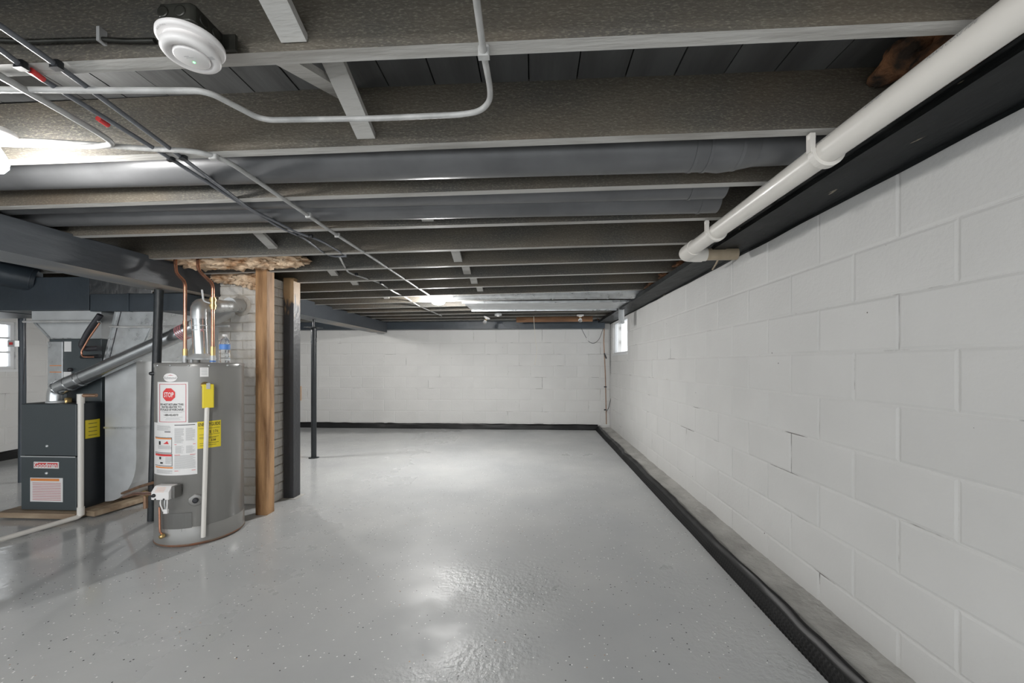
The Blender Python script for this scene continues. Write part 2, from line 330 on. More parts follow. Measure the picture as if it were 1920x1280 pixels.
# lettering as flat meshes, laid on any surface by a mapping (s to the right, t up) -> point
def text_geo(body, size, align='CENTER', squeeze=1.0, bold=0.0):
    cu = bpy.data.curves.new('lettering', 'FONT'); cu.body = body; cu.size = size; cu.align_x = align; cu.align_y = 'CENTER'
    cu.resolution_u = 2; cu.offset = bold
    o = bpy.data.objects.new('lettering', cu); C.objects.link(o)
    dg = bpy.context.evaluated_depsgraph_get(); me = bpy.data.meshes.new_from_object(o.evaluated_get(dg))
    V = [(v.co.x * squeeze, v.co.y) for v in me.vertices]; F = [tuple(p.vertices) for p in me.polygons]
    bpy.data.objects.remove(o); bpy.data.curves.remove(cu); bpy.data.meshes.remove(me); return V, F
def lay_text(b, fn, body, s, t, size, lift=0.0015, **k):
    V, F = text_geo(body, size, **k); b.add([fn(s + x, t + y, lift) for x, y in V], F)
def lay_rect(b, fn, s0, s1, t0, t1, lift=0.001, n=8):
    b.grid(lambda a, c: fn(s0 + (s1 - s0) * a, t0 + (t1 - t0) * c, lift), n, 1, False)
def lay_poly(b, fn, pts, lift=0.001): b.add([fn(x, y, lift) for x, y in pts], [tuple(range(len(pts)))])
def lay_convex(b, fn, pts, lift=0.001, n=14):
    x0 = min(p[0] for p in pts); x1 = max(p[0] for p in pts); cols = []
    for i in range(n + 1):
        x = min(max(x0 + (x1 - x0) * i / n, x0 + 1e-6), x1 - 1e-6); ys = []
        for k in range(len(pts)):
            (ax, ay), (bx_, by_) = pts[k], pts[(k + 1) % len(pts)]
            if (ax - x) * (bx_ - x) <= 0 and abs(bx_ - ax) > 1e-9: ys.append(ay + (by_ - ay) * (x - ax) / (bx_ - ax))
        cols.append((x, min(ys), max(ys)))
    V = [fn(x, y, lift) for x, lo, hi in cols for y in (lo, hi)]
    b.add(V, [(2 * i, 2 * i + 2, 2 * i + 3, 2 * i + 1) for i in range(n)])

# ------------------------------------------------------------------ room shell
XR, YF, XL, YB = 1.315, 7.055, -6.35, -2.2       # right wall, far wall, left wall, where the model stops behind the camera
JB = 1.89                                          # underside of the joists
fl = B(); fl.grid(lambda a, c: (XL + (1.065 - XL) * a, YB + (YF - YB) * c, 0.003 * mn.noise(Vector((a * 12, c * 14, 0)))), 60, 70)
struct(fl.build('floor', 'floor'))

def chamfer_block(w, h, d=0.05, c=0.006, rel=0.7):
    b = B(); V = [(0, -0.0, 0)]
    o = [(-w / 2, -h / 2), (w / 2, -h / 2), (w / 2, h / 2), (-w / 2, h / 2)]; i = [(-w / 2 + c, -h / 2 + c), (w / 2 - c, -h / 2 + c), (w / 2 - c, h / 2 - c), (-w / 2 + c, h / 2 - c)]
    V = [(x, -d, z) for x, z in o] + [(x, -c * rel, z) for x, z in o] + [(x, 0, z) for x, z in i]
    F = [(8, 9, 10, 11)]
    for k in range(4):
        j = (k + 1) % 4; F += [(4 + k, 4 + j, 8 + j, 8 + k), (k, j, 4 + j, 4 + k)]
    return b.add(V, [f[::-1] for f in F])
_cache = {}
def block_mesh(w, h, c=0.006, m='block', d=0.05):
    k = (round(w, 3), round(h, 3), m)
    if k not in _cache: _cache[k] = chamfer_block(w, h, d, 0.009, 0.28).mesh('block', m)
    return _cache[k]
def subtract(r, hole):
    a0, a1, z0, z1 = r; b0, b1, c0, c1 = hole
    if a1 <= b0 or a0 >= b1 or z1 <= c0 or z0 >= c1: return [r]
    out = []
    if a0 < b0: out.append((a0, b0, z0, z1))
    if a1 > b1: out.append((b1, a1, z0, z1))
    m0, m1 = max(a0, b0), min(a1, b1)
    if z0 < c0: out.append((m0, m1, z0, c0))
    if z1 > c1: out.append((m0, m1, c1, z1))
    return out
def block_wall(name, a0, a1, top, place, backing, hole=None, zoff=-0.018, phase=0.0, seed=1):
    """courses of painted concrete block; place(a, z) -> (location, rot_z)"""
    rnd = random.Random(seed); root = backing.build(name, 'mortar'); struct(root)
    row = 0; z = zoff
    while z < top - 0.06:
        ph = phase + (0.203 if row % 2 else 0.0); k = math.floor((a0 - ph) / 0.406)
        a = ph + k * 0.406
        while a < a1 - 0.01:
            r = (max(a, a0), min(a + 0.406, a1), max(z, 0.0), (top if z + 0.263 > top else z + 0.203)); a += 0.406
            if r[1] - r[0] < 0.03 or r[3] - r[2] < 0.02: continue
            for q in (subtract(r, hole) if hole else [r]):
                wd, hh = q[1] - q[0], q[3] - q[2]
                if wd < 0.02 or hh < 0.02: continue
                loc, rz = place((q[0] + q[1]) / 2, (q[2] + q[3]) / 2, rnd.uniform(-0.0012, 0.0012))
                put('block', block_mesh(wd - 0.004, hh - 0.004), root, loc, (rnd.uniform(-.002, .002), rnd.uniform(-.002, .002), rz + rnd.uniform(-.003, .003)))
        z += 0.203; row += 1
    return root
SILL = 1.85
# window in the right wall near the far corner, window in the left wall at the frame's edge
W1 = (5.76, 6.82, 1.315, 1.83); W2 = (3.6, at_x(31, 640, XL).y, 1.085, 1.66)
def back_panel_x(x, y0, y1, z1, hole, sgn):
    b = B()
    for r in subtract((y0, y1, 0, z1), hole): b.box(min(x, x + sgn * 0.1), max(x, x + sgn * 0.1), r[0], r[1], r[2], r[3])
    return b
block_wall('wall_right', YB, YF, 1.853, lambda a, z, j: ((XR + j, a, z), PI / 2), back_panel_x(XR + 0.0032, YB, YF + 0.2, 2.1, W1, 1), W1, phase=1.32 - 0.203, seed=3)
bb = B(); bb.box(XL - .2, XR + .2, YF + 0.0032, YF + 0.2, 0, 2.1)
block_wall('wall_back', -5.2, XR - 0.001, 1.76, lambda a, z, j: ((a, YF + j, z), PI), bb, None, zoff=-0.101, phase=-0.675, seed=5)
block_wall('wall_left', 1.4, YF, 1.853, lambda a, z, j: ((XL + j, a, z), -PI / 2), back_panel_x(XL - 0.0032, YB, YF + 0.2, 2.1, W2, -1), W2, phase=0.2, seed=8)

# window_1: fixed pane in a grey frame set in the block opening
def window_x(name, x, out, W, bars):
    y0, y1, z0, z1 = W; f = 0.022 if bars == 0 else 0.035; b = B(); xa, xb = sorted((x + out * 0.03, x + out * 0.09))
    b.box(xa, xb, y0, y1, z0, z0 + f).box(xa, xb, y0, y1, z1 - f, z1).box(xa, xb, y0, y0 + f, z0 + f, z1 - f).box(xa, xb, y1 - f, y1, z0 + f, z1 - f)
    r = struct(b.build(name, 'frame', bevel=0.003))
    for k in range(bars):
        yy = y0 + (y1 - y0) * (k + 1) / (bars + 1); B().box(xa + .01, xb - .01, yy - .012, yy + .012, z0 + f, z1 - f).build('muntin', 'frame', r)
    if bars:
        for t in (0.36, 0.66):
            zz = z0 + (z1 - z0) * t; B().box(xa + .012, xb - .012, y0 + f, y1 - f, zz - .01, zz + .01).build('muntin', 'frame', r)
    B().box((xa + xb) / 2 - .002, (xa + xb) / 2 + .002, y0 + f * .6, y1 - f * .6, z0 + f * .6, z1 - f * .6).build('pane', 'glass', r)
    B().box(min(x, x + out * 0.03) - (0.008 if out > 0 else 0), max(x, x + out * 0.03) + (0.008 if out < 0 else 0), y0 - .02, y1 + .02, z0 - .03, z0).build('window_sill', 'frame', r)
    return r
window_x('window_1', XR, 1, W1, 0)
window_x('window_2', XL, -1, W2, 3)

# ceiling: boards of the floor above, joists below them, cross bracing between
ceil = B().box(XL - .2, XR + .2, YB, YF + .2, 2.115, 2.15).build('ceiling', 'plank'); struct(ceil)
pw = 0.1563; x = 1.46; kk = 0
pm = [B().box(-pw / 2 + .0022, pw / 2 - .0022, YB, YF, -0.012, 0.012).mesh('plank', 'plank') for _ in range(1)]
x0p = at_z(992, 166, 2.08).x
n0 = int((x0p - XL) / pw)
for k in range(-n0 - 1, 12):
    xc = x0p + (k + .5) * pw
    if XL < xc < XR + .1:
        put('ceiling_plank', pm[0], ceil, (xc, 0, 2.094 + random.uniform(-.0018, .0018)))
JY = [.955, 1.36, 1.735, 2.14, 2.58, 2.99, 3.395, 3.80, 4.20, 4.61, 5.02, 5.43, 5.84, 6.24, 6.64]
TILT = [.001, .007, .008, .009, .013, .016, .017, .018, .018, .016, .015, .013, .01, .008, .006]
JW = 0.040
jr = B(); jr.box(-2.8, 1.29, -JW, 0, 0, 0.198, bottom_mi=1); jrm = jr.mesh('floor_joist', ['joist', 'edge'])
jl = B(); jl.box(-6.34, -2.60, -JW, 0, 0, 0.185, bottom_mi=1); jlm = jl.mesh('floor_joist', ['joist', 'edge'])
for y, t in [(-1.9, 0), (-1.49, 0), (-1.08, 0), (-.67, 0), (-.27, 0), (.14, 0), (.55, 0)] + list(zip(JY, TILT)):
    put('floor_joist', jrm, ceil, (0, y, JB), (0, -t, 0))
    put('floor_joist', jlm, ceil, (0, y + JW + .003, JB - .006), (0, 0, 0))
def brace(xc, i, both=True, w=0.062, single=None):
    ya = JY[i] if i >= 0 else .55; yb = JY[i + 1] - JW
    lo, hi = JB + .006 + .02, JB + .17
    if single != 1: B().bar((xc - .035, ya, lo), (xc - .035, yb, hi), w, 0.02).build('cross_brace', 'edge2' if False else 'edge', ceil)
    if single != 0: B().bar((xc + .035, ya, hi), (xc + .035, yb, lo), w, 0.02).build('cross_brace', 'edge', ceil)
for i in (-1, 0, 4, 5, 6, 7, 8, 9): brace(-.60, i)
brace(-.60, 2, single=1)
for i in (3, 5, 6, 8): brace(-1.75, i)
# rim blocking over the sill at the joist ends
rb = B().box(1.292, 1.33, YB, YF, JB, 2.09); struct(rb.build('trim_3', 'sill'))
# sill beam along the right wall: underside shows from its inner edge to the wall
def sill_fn(x0, x1):
    b = B(); n = 120
    def f(a, c):
        y = YB + (YF - YB) * a
        path = [(x1, JB - .003), (x0, JB - .003), (x0, SILL), (x0 + .075, SILL), (x0 + .08, SILL + .006), (x1 - .004, SILL + .002), (x1 - 0.003, SILL - .012)]
        k = min(6, int(c * 6 + 1e-6)); px, pz = path[k]
        j = 0.0 if k == 0 else 0.0045 * mn.noise(Vector((y * 4, px * 9, pz * 40)))
        return (px + j * .5 if k != 6 else px, y, pz + j)
    return b.grid(f, n, 6, False)
struct(sill_fn(1.09, XR + 0.0).build('trim_1', 'sill'))
tb = B().box(-5.5, 1.20, YF - .16, YF + 0.003, 1.757, 1.885); struct(tb.build('trim_2', 'bluegrey', bevel=.004))

# ------------------------------------------------------------------ concrete ledge and drainage sheet at the wall feet
def ledge_f(a, c):
    y = YB + (YF - YB) * a; x = 1.075 + (XR + .01 - 1.075) * c
    z = 0.036 + 0.016 * c * c + 0.007 * mn.noise(Vector((x * 14, y * 5, 3))) + 0.004 * mn.noise(Vector((x * 40, y * 30, 1)))
    if c == 0: z = 0.0
    return (x, y, z)
struct(B().grid(ledge_f, 420, 12).build('footing_ledge', 'ledge'))
def sheet(name, p0, p1, inw, label, hgt=.085, seed=0, n=None, lean=.045):
    """dimpled plastic strip standing against the ledge, top edge buckled"""
    p0 = Vector(p0); p1 = Vector(p1); Ln = (p1 - p0).length; d = (p1 - p0) / Ln; inw = Vector(inw); n = int(Ln / 0.0105); m = 12
    def f(a, c):
        s = a * Ln; i = round(a * n); j = round(c * m)
        wob = 0.020 * mn.noise(Vector((s * 1.9, seed, 0))) + .010 * mn.noise(Vector((s * 5, seed, 4)))
        top = hgt * (1 + .16 * mn.noise(Vector((s * 1.3, seed, 9))) + .07 * mn.noise(Vector((s * 6, seed, 9))))
        z = top * c; off = lean * c ** 1.4 + wob * (c ** 1.2) * 1.4 + (.010 * math.sin(PI * c) * mn.noise(Vector((s * 2.2, seed, 2))))
        if c < .72 and (i % 2 == 0) and (j % 2 == 1): off += 0.010
        if j % 2 == 0 and i % 2 == 0 and c < .72: off -= 0.0015
        if c >= .9: off += .006 * (c - .85) / .15
        p = p0 + d * s + inw * off; return (p.x, p.y, z + (0.0 if c else -.002))
    o = B().grid(f, n, m).build(name, 'membrane')
    so = o.modifiers.new('thickness', 'SOLIDIFY'); so.thickness = 0.003
    return tag(o, label, 'drainage sheet')
sheet('drainage_sheet', (1.061, YB, 0), (1.061, YF - .055, 0), (1, 0, 0), 'black dimpled drainage sheet buckling along the foot of the right wall beside the concrete ledge', seed=2)
sheet('drainage_sheet', (-5.0, YF - .045, 0), (1.10, YF - .055, 0), (0, 1, 0), 'black dimpled drainage sheet standing along the foot of the far wall', hgt=.095, seed=5, lean=.025)
sheet('drainage_sheet', (XL + .05, 2.0, 0), (XL + .05, 6.9, 0), (-1, 0, 0), 'black dimpled drainage sheet at the foot of the left wall below the left window', hgt=.10, seed=8, lean=.02)

# ------------------------------------------------------------------ girder, posts, column
g = B(); g.box(-2.86, -2.58, YB, YF - .17, 1.70, 1.878, bottom_mi=1)
gd = tag(g.build('main_girder', ['girder', 'worn'], bevel=0.004), 'long blue-black wooden girder with a worn bare underside, running under the joists beside the ducts', 'beam')
for yy in (5.0, 5.01): pass
def steel_post(x, y, r, z1, label, lean=(0, 0), plate=True, foot=True):
    t = empty('support_post', (x, y, 0)); tag(t, label, 'post', None)
    B().tube([(0, 0, 0.006), (lean[0] * .5, 0, z1 * .5), (lean[0], lean[1], z1 - .01)], r, 16).build('post_tube', 'black', t)
    if foot: B().lathe([(.06, 0), (.06, .005), (.03, .006)], n=20).build('base_plate', 'black', t)
    if plate: B().box(lean[0] - .07, lean[0] + .07, -.09, .09, z1 - .01, z1).build('top_plate', 'black', t)
    return t
p1 = steel_post(-2.70, 4.76, .031, 1.60, 'slim black adjustable steel post standing alone in the open floor before the far wall', plate=True)
B().tube([(0, 0, 1.58), (0, 0, 1.695)], .014, 12).build('jack_screw', 'clamp', p1)
B().tube([(0, 0, 1.47), (0, 0, 1.60)], .034, 16).build('collar', 'black', p1)
B().tube([(-.036, 0, 1.42), (.036, 0, 1.42)], .007, 8).build('pin', 'clamp', p1)
steel_post(-2.795, 2.775, .027, 1.70, 'black steel post between the water heater and the return duct', lean=(.055, 0), plate=False, foot=False)
o = B().box(-2.12, -2.03, 2.93, 3.02, 0, 1.885).build('timber_post', 'wood', bevel=.003); tag(o, 'bare brown timber post with dark knots in front of the white brick chimney', 'post')
cm = empty('painted_post', (-2.095, 3.35, 0)); tag(cm, 'black painted square post with a bare peeling top, right of the chimney', 'post')
B().box(-.045, .045, -.05, .05, 0, 1.885).build('post_body', 'post', cm, bevel=.003)
B().box(-.075, .08, -.075, .07, 0, .006).build('base_plate', 'ledge', cm)

# ------------------------------------------------------------------ chimney of painted brick
cx0, cx1, cy0, cy1 = -2.60, -2.152, 3.15, 3.40
ch = B().box(cx0 + .006, cx1 - .006, cy0 + .006, cy1 - .006, 0, 1.855).build('chimney', 'joint'); tag(ch, 'white painted brick chimney behind the water heater, brown mortar showing low down', 'chimney')
bmesh_c = {}
def brick_mesh(wd):
    k = round(wd, 3)
    if k not in bmesh_c: bmesh_c[k] = chamfer_block(k, 0.066, 0.03, 0.004).mesh('brick', 'brick')
    return bmesh_c[k]
rnd = random.Random(4)
for r_ in range(25):
    z = 0.006 + r_ * 0.0745 + .031
    for face, a0, a1 in (('f', cx0, cx1), ('r', cy0, cy1)):
        off = 0 if (r_ % 2) == (face == 'f') else -0.106; a = a0 + off
        while a < a1 - .01:
            q0, q1 = max(a, a0), min(a + .212, a1); a += .212
            if q1 - q0 < .03: continue
            wd = q1 - q0 - .007; c = (q0 + q1) / 2; j = rnd.uniform(-.002, .002)
            if face == 'f': put('brick', brick_mesh(wd), ch, (c, cy0 + j, z), (rnd.uniform(-.01, .01), rnd.uniform(-.008, .008), PI))
            else: put('brick', brick_mesh(wd), ch, (cx1 + j, c, z), (rnd.uniform(-.008, .008), 0, -PI / 2))
# insulation at the chimney head and in the joist bay
b = B(); lump(b, (-2.48, 3.10, 1.85), .17, .06, .045, 3, .8, f=4.5); lump(b, (-2.28, 3.09, 1.835), .13, .055, .065, 9, .8, f=4.5)
tag(b.build('insulation_batt', 'foam'), 'ragged tan insulation stuffed on top of the white brick chimney', 'insulation')
b = B(); lump(b, (-2.42, 2.78, 1.91), .20, .15, .06, 5, .8, f=4.5); lump(b, (-2.20, 2.79, 1.90), .18, .15, .05, 12, .8, f=4.5); lump(b, (-1.98, 2.80, 1.905), .18, .15, .05, 19, .8, f=4.5); lump(b, (-1.80, 2.82, 1.915), .13, .12, .045, 17, .7, f=4.5)
tag(b.build('insulation_batt', 'foam'), 'pale tan insulation batt sagging from the joist bay above the copper pipes', 'insulation')
b = B(); lump(b, (1.17, 1.155, 1.99), .12, .14, .085, 21, .42, f=2.2); lump(b, (1.08, 1.20, 2.03), .07, .10, .04, 25, .42, f=2.2)
tag(b.build('insulation_batt', 'foamd'), 'dark brown insulation in the nearest joist bay behind the white pipe', 'insulation')
for k, (yy, s) in enumerate(((2.35, 31), (2.79, 37), (3.2, 41), (3.6, 45), (4.0, 49))):
    b = B(); lump(b, (1.19, yy, 1.93), .075, .13, .05, s, .9, f=4)
    tag(b.build('insulation_batt', 'foamd'), ['rust brown insulation tuft above the old pipe stub at the elbow', 'brown insulation tuft on the sill just past the pipe elbow',
        'second brown insulation tuft on the sill past the pipe elbow', 'third brown insulation tuft on the sill past the pipe elbow',
        'farthest brown insulation tuft on the sill, nearest the far window'][k], 'insulation', 'insulation tufts at the joist ends over the sill')

# ------------------------------------------------------------------ white drain pipe under the joists on the right
PX, PZ, PR = .9376, 1.833, .0397
pp = empty('drain_pipe', (PX, 0, PZ)); tag(pp, 'thick white plastic drain pipe hung under the joists along the right wall', 'pipe')
B().tube([(0, YB, 0), (0, 2.44, 0)], PR, 40).build('pipe_run', 'pvc', pp)
B().tube([(0, 2.40, 0), (0, 2.405, 0), (0, 2.47, 0)] + fillet([(0, 2.47, 0), (0, 2.545, 0), (.07, 2.545, -.004)], .07, 8)[1:] + [(.10, 2.545, -.004)], PR + .006, 32).build('elbow', 'pvc', pp)
B().tube([(.095, 2.545, -.004), (.125, 2.545, -.004)], PR + .001, 28).build('collar', 'pvc', pp)
B().tube([(.12, 2.545, -.004), (.31, 2.545, -.004)], PR - .003, 28).build('stub', 'pvcold', pp)
def hook(y, nm='pipe_hanger', m='pvc'):
    t = empty(nm, (PX, y, PZ)); R = PR + .005
    pts = [(-R - .002, 0, JB - PZ - .001), (-R - .002, 0, 0)] + [(-R * math.cos(a), 0, -R * math.sin(a)) for a in [PI * k / 14 for k in range(1, 18)]]
    b = B(); b.bar((-R - .004, 0, .057 - .001), (-R - .004, 0, -.004), .02, .016, up=(1, 0, 0))
    for k in range(1, len(pts) - 1):
        b.bar(pts[k], pts[k + 1], .022, .007, up=(0, 1, 0)) if False else None
    # saddle as one swept band
    n = 20; ri, ro = PR + .0005, PR + .012
    V = []
    for k in range(n + 1):
        a = -.15 + (PI + .35) * k / n
        for rr, yy in ((ri, -.012), (ro, -.012), (ro, .012), (ri, .012)): V.append((-rr * math.cos(a), yy, -rr * math.sin(a)))
    F = [(k * 4 + i, k * 4 + (i + 1) % 4, (k + 1) * 4 + (i + 1) % 4, (k + 1) * 4 + i) for k in range(n) for i in range(4)] + [(3, 2, 1, 0), tuple(n * 4 + i for i in range(4))]
    bb = B(); bb.add(V, F); bb.build('saddle', m, t); b.build('strap', m, t)
    B().lathe([(.012, 0), (.012, .006), (.006, .008)], (-R - .004, -.0, .045), 12, axis=(0, -1, 0)).build('nail_tab', m, t)
    return t
tag(hook(JY[1] - .02), 'white plastic J-hook holding the drain pipe, nearer of the two', 'pipe hanger', 'pipe hooks')
tag(hook(JY[3] - .02), 'white plastic J-hook holding the drain pipe near its elbow', 'pipe hanger', 'pipe hooks')
# aged strap hanging round the stub
b = B(); q = [at_x(1343, 466, 1.20) + Vector((0, 0, 0)), at_x(1349, 478, 1.20), at_x(1344, 492, 1.22), at_x(1336, 505, 1.25)]
b.tube(fillet(q, .03), .006, 8); tag(b.build('pipe_strap', 'pvcold'), 'aged tan strap curling down from the pipe stub onto the sill', 'strap')
# print on the pipe
def pipefn(s, t, lift=.001):      # s runs along the pipe, t around it
    a = math.radians(154) - t / PR; return (-(PR + lift) * -math.cos(a), s, (PR + lift) * math.sin(a))
b = B()
for yy, tx, sz in ((.76, 'CHARLOTTE PIPE', .015), (.92, 'FOAM CORE PIPE', .014), (1.12, 'ASTM F891', .012), (1.30, 'PVC DWV', .012), (1.62, 'FOAM CORE', .012), (1.9, 'PVC DWV', .012)):
    V, F = text_geo(tx, sz); b.add([pipefn(yy - x_, y_ - .0, .0008) for x_, y_ in V], F)
b.build('lettering', 'print', pp)

# ------------------------------------------------------------------ ducts in the joist bays
def round_duct(name, x0, x1, y, z, r, m, label, seams=(), cat='duct', end=None):
    t = empty(name, ((x0 + x1) / 2, y, z)); cxm = (x0 + x1) / 2; tag(t, label, cat)
    B().tube([(x0 - cxm, 0, 0), (x1 - cxm, 0, 0)], r, 36).build('duct_pipe', m, t)
    for sx in seams: B().tube([(sx - cxm - .006, 0, 0), (sx - cxm + .006, 0, 0)], r + .003, 36).build('seam_bead', m, t)
    return t
def bx(u, y): return at_y(u, 300, y).x
ya = 1.545
d1 = round_duct('round_duct', -6.2, bx(1325, ya), ya, JB + .072, .082, 'ductblack', 'large black painted round duct in the joist bay beyond the second joist', seams=(bx(1296, ya), bx(1322, ya)))
xa = bx(1325, ya) - (-6.2 + bx(1325, ya)) / 2
B().tube([(xa - .005, 0, 0), (xa + .05, 0, -.004), (xa + .10, 0, .002), (xa + .17, 0, .0)], [.080, .084, .083, .070], 36).build('elbow', 'ductblack', d1)
B().tube([(xa + .099, 0, .002), (xa + .111, 0, .002)], .084, 36).build('seam_bead', 'ductblack', d1)
B().tube([(xa + .15, 0, .0), (1.25 - (-6.2 + bx(1325, ya)) / 2, 0, .01)], .069, 32).build('duct_end', 'ductblack', d1)
round_duct('round_duct', -6.2, bx(1355, 1.84), 1.828, JB + .058, .060, 'ductblack', 'nearer of two slim black round ducts side by side in the third joist bay', seams=(bx(1290, 1.85),))
round_duct('round_duct', -6.2, bx(1345, 1.98), 1.985, JB + .056, .064, 'ductblack', 'farther of two slim black round ducts side by side in the third joist bay', seams=(bx(1310, 1.99),))
round_duct('round_duct', -.9, 1.18, 4.42, JB + .055, .085, 'galv', 'bright galvanised round duct in a far joist bay before the corner window', seams=(.2, .8))
t = empty('panned_return', (.2, 5.0, JB)); tag(t, 'flat galvanised sheet nailed under the joists before the far corner', 'duct')
B().box(-1.05, .93, -.32, .38, -.012, -.006).build('sheet', 'galvd', t, bevel=.002)
B().box(-1.05, .93, -.335, -.32, -.03, -.004).build('folded_edge', 'galv', t); B().box(-1.05, .93, .38, .39, -.03, -.004).build('folded_edge', 'galv', t)
t = empty('steel_bracket', (1.12, 5.25, 1.7)); tag(t, 'galvanised steel bracket hanging at the end of the duct beside the corner window', 'bracket')
B().box(-.03, .03, -.01, .01, -.03, .19).build('web', 'galv', t, bevel=.002); B().box(.022, .03, -.06, .06, -.03, .19).build('flange', 'galvd', t)

# ------------------------------------------------------------------ conduits under the joists
CZ = 1.875
def run(name, pts, r, m, label, cat='conduit', z=CZ, rad=.06, clamps=(), n=12, cl_m='clamp', zs=None):
    P = [at_z(u, v, (zs[i] if zs else z)) for i, (u, v) in enumerate(pts)]
    c = P[0].copy(); t = empty(name, c); tag(t, label, cat)
    B().tube(fillet([p - c for p in P], rad), r, n).build('tube', m, t)
    for u, v in clamps:
        p = at_z(u, v, z) - c
        b = B(); b.box(p.x - r - .004, p.x + r + .007, p.y - .008, p.y + .008, -r - .003, JB - z - .001); b.build('clamp', cl_m, t, bevel=.004)
    return t
run('conduit', [(-160, -62), (0, 48), (118, 130), (325, 283), (400, 340), (470, 392), (560, 437), (600, 450), (648, 478)], .0068, 'conduit2', 'upper of the twin blue-grey conduits running from the top left corner under the joists', clamps=((105, 122), (343, 294), (582, 443)), z=1.878)
run('conduit', [(-200, -40), (0, 92), (45, 127), (318, 296), (430, 368), (520, 424), (570, 446), (607, 474), (626, 481), (650, 480)], .0068, 'conduit2', 'lower of the twin blue-grey conduits, with red bands, running from the left edge', clamps=((38, 122), (320, 297), (562, 440)), z=1.878)
run('conduit', [(636, 481), (652, 510), (668, 516), (700, 526), (712, 530), (740, 548), (757, 555), (785, 573), (828, 592)], .0068, 'conduit', 'grey conduit continuing from the twin pair under the farther joists to the lit bulb', clamps=((668, 514), (713, 530), (756, 554)), z=1.878)
run('conduit', [(-40, 262), (120, 266), (280, 279), (345, 282), (385, 287), (432, 305), (560, 392), (632, 441), (700, 484), (775, 534), (814, 559)], .0088, 'conduit', 'pale grey conduit curving diagonally under the joists to the lit bulb in the middle', z=1.876, rad=.12, clamps=((400, 293), (578, 404), (632, 441)), cl_m='conduit')
run('conduit', [(-80, 168), (372, 170), (398, 176), (482, 220), (505, 225), (700, 222), (862, 215), (900, 209), (919, 190), (919, 165), (906, 95), (892, -10), (880, -110)], .0078, 'conduit', 'grey conduit with a wide bend crossing the two nearest joist bays', z=1.872, rad=.035, clamps=((906, 100),), cl_m='conduit')
run('conduit', [(-160, 55), (0, 142), (110, 205), (190, 252), (214, 270), (180, 275), (100, 272), (-60, 268)], .0088, 'conduit', 'grey conduit doubling back in a hairpin bend at the left edge', z=1.868, rad=.03)
# red marks on the lower twin conduit
for (u, v), (u2, v2) in (((58, 132), (80, 148)), ((184, 222), (202, 234))):
    a = at_z(u, v, 1.877); c = at_z(u2, v2, 1.877)
    tag(B().tube([a, c], .0076, 12).build('tape_band', 'red'), 'red tape band on the twin conduit, ' + ('nearer the left edge' if u < 100 else 'between the first two joists'), 'tape')
# armoured cable on the nearest joist
P = [at_y(u, v, .905) for u, v in ((-30, 74), (60, 78), (190, 74), (240, 77), (292, 76))]
t = empty('armoured_cable', P[0]); tag(t, 'dark armoured cable stapled along the nearest joist to the smoke detector box', 'cable')
pts = []; 
for i in range(len(P) - 1):
    for k in range(30): pts.append(P[i].lerp(P[i + 1], k / 30) - P[0])
B().tube(pts, [.006 if k % 2 else .0048 for k in range(len(pts))], 10).build('sheath', 'boxsteel', t)
s0 = at_y(190, 70, .905) - P[0]; B().box(s0.x - .004, s0.x + .004, -.008, .01, -.022, .012).build('staple', 'conduit', t)

# ------------------------------------------------------------------ smoke detector on its steel box
sx, sy = -.761, .846
t = empty('junction_box', (sx, sy, 1.871)); tag(t, 'dark octagonal steel box on the nearest joist, above the smoke detector', 'electrical box')
c_ = .018; hw = .046; P8 = [(-hw + c_, -hw), (hw - c_ * .4, -hw), (hw, -hw + c_ * .4), (hw, hw), (-hw, hw), (-hw, -hw + c_)]
b = B(); V = [(x_, y_, z_) for z_ in (0, .038) for x_, y_ in P8]; n = len(P8)
b.add(V, [tuple(range(n))[::-1], tuple(range(n, 2 * n))] + [(i, (i + 1) % n, n + (i + 1) % n, n + i) for i in range(n)]); b.build('box_shell', 'boxsteel', t, bevel=.003)
for kx in (-.02, .018): B().lathe([(.012, 0), (.012, .0015), (.009, .002)], (kx, -hw, .020), 20, axis=(0, -1, 0)).build('knockout', 'boxsteel', t)
for ky in (-.018, .016): B().lathe([(.012, 0), (.012, .0015), (.009, .002)], (hw, ky, .020), 20, axis=(1, 0, 0)).build('knockout', 'boxsteel', t)
B().box(hw, hw + .03, hw - .012, hw - .004, .0, .035).build('mounting_ear', 'boxsteel', t)
t = empty('smoke_detector', (sx - .002, sy + .004, 1.870)); t.scale = (.91, .91, .88); tag(t, 'round white smoke detector with a green light, under its steel box on the nearest joist', 'smoke detector')
B().lathe([(.066, 0), (.069, -.003), (.069, -.012), (.064, -.014), (0.0, -.014)], n=48).build('base_ring', 'white', t)
B().lathe([(.054, -.013), (.055, -.022), (.0605, -.028), (.0605, -.038), (.057, -.043), (.044, -.045), (.040, -.037), (.0, -.037)], n=48).build('cap', 'white', t)
B().lathe([(.037, -.037), (.037, -.046), (.034, -.048), (0, -.049)], (.002, -.001, 0), n=40).build('test_button', 'white', t)
B().lathe([(.0022, -.048), (.0022, -.050), (0, -.051)], (.0, .008, 0), n=12).build('indicator_light', 'green', t)
def under(s, tt, lift=0): return (s, -tt * -1, -.0465 - lift)
b = B()
for k in range(7): lay_rect(b, lambda s, q, l: (s, q, -.0457 - l), .0435 + k * .0019, .0446 + k * .0019, -.004, .006, .0006, 1)
lay_rect(b, lambda s, q, l: (s, q, -.0494 - l), -.006, .012, -.008, -.0070, .0003, 1); lay_rect(b, lambda s, q, l: (s, q, -.0494 - l), -.008, .004, -.013, -.0115, .0003, 1)
b.build('printing', 'greyprint', t)
b = B()
V, F = text_geo('SMOKE ALARM', .006, squeeze=.9)
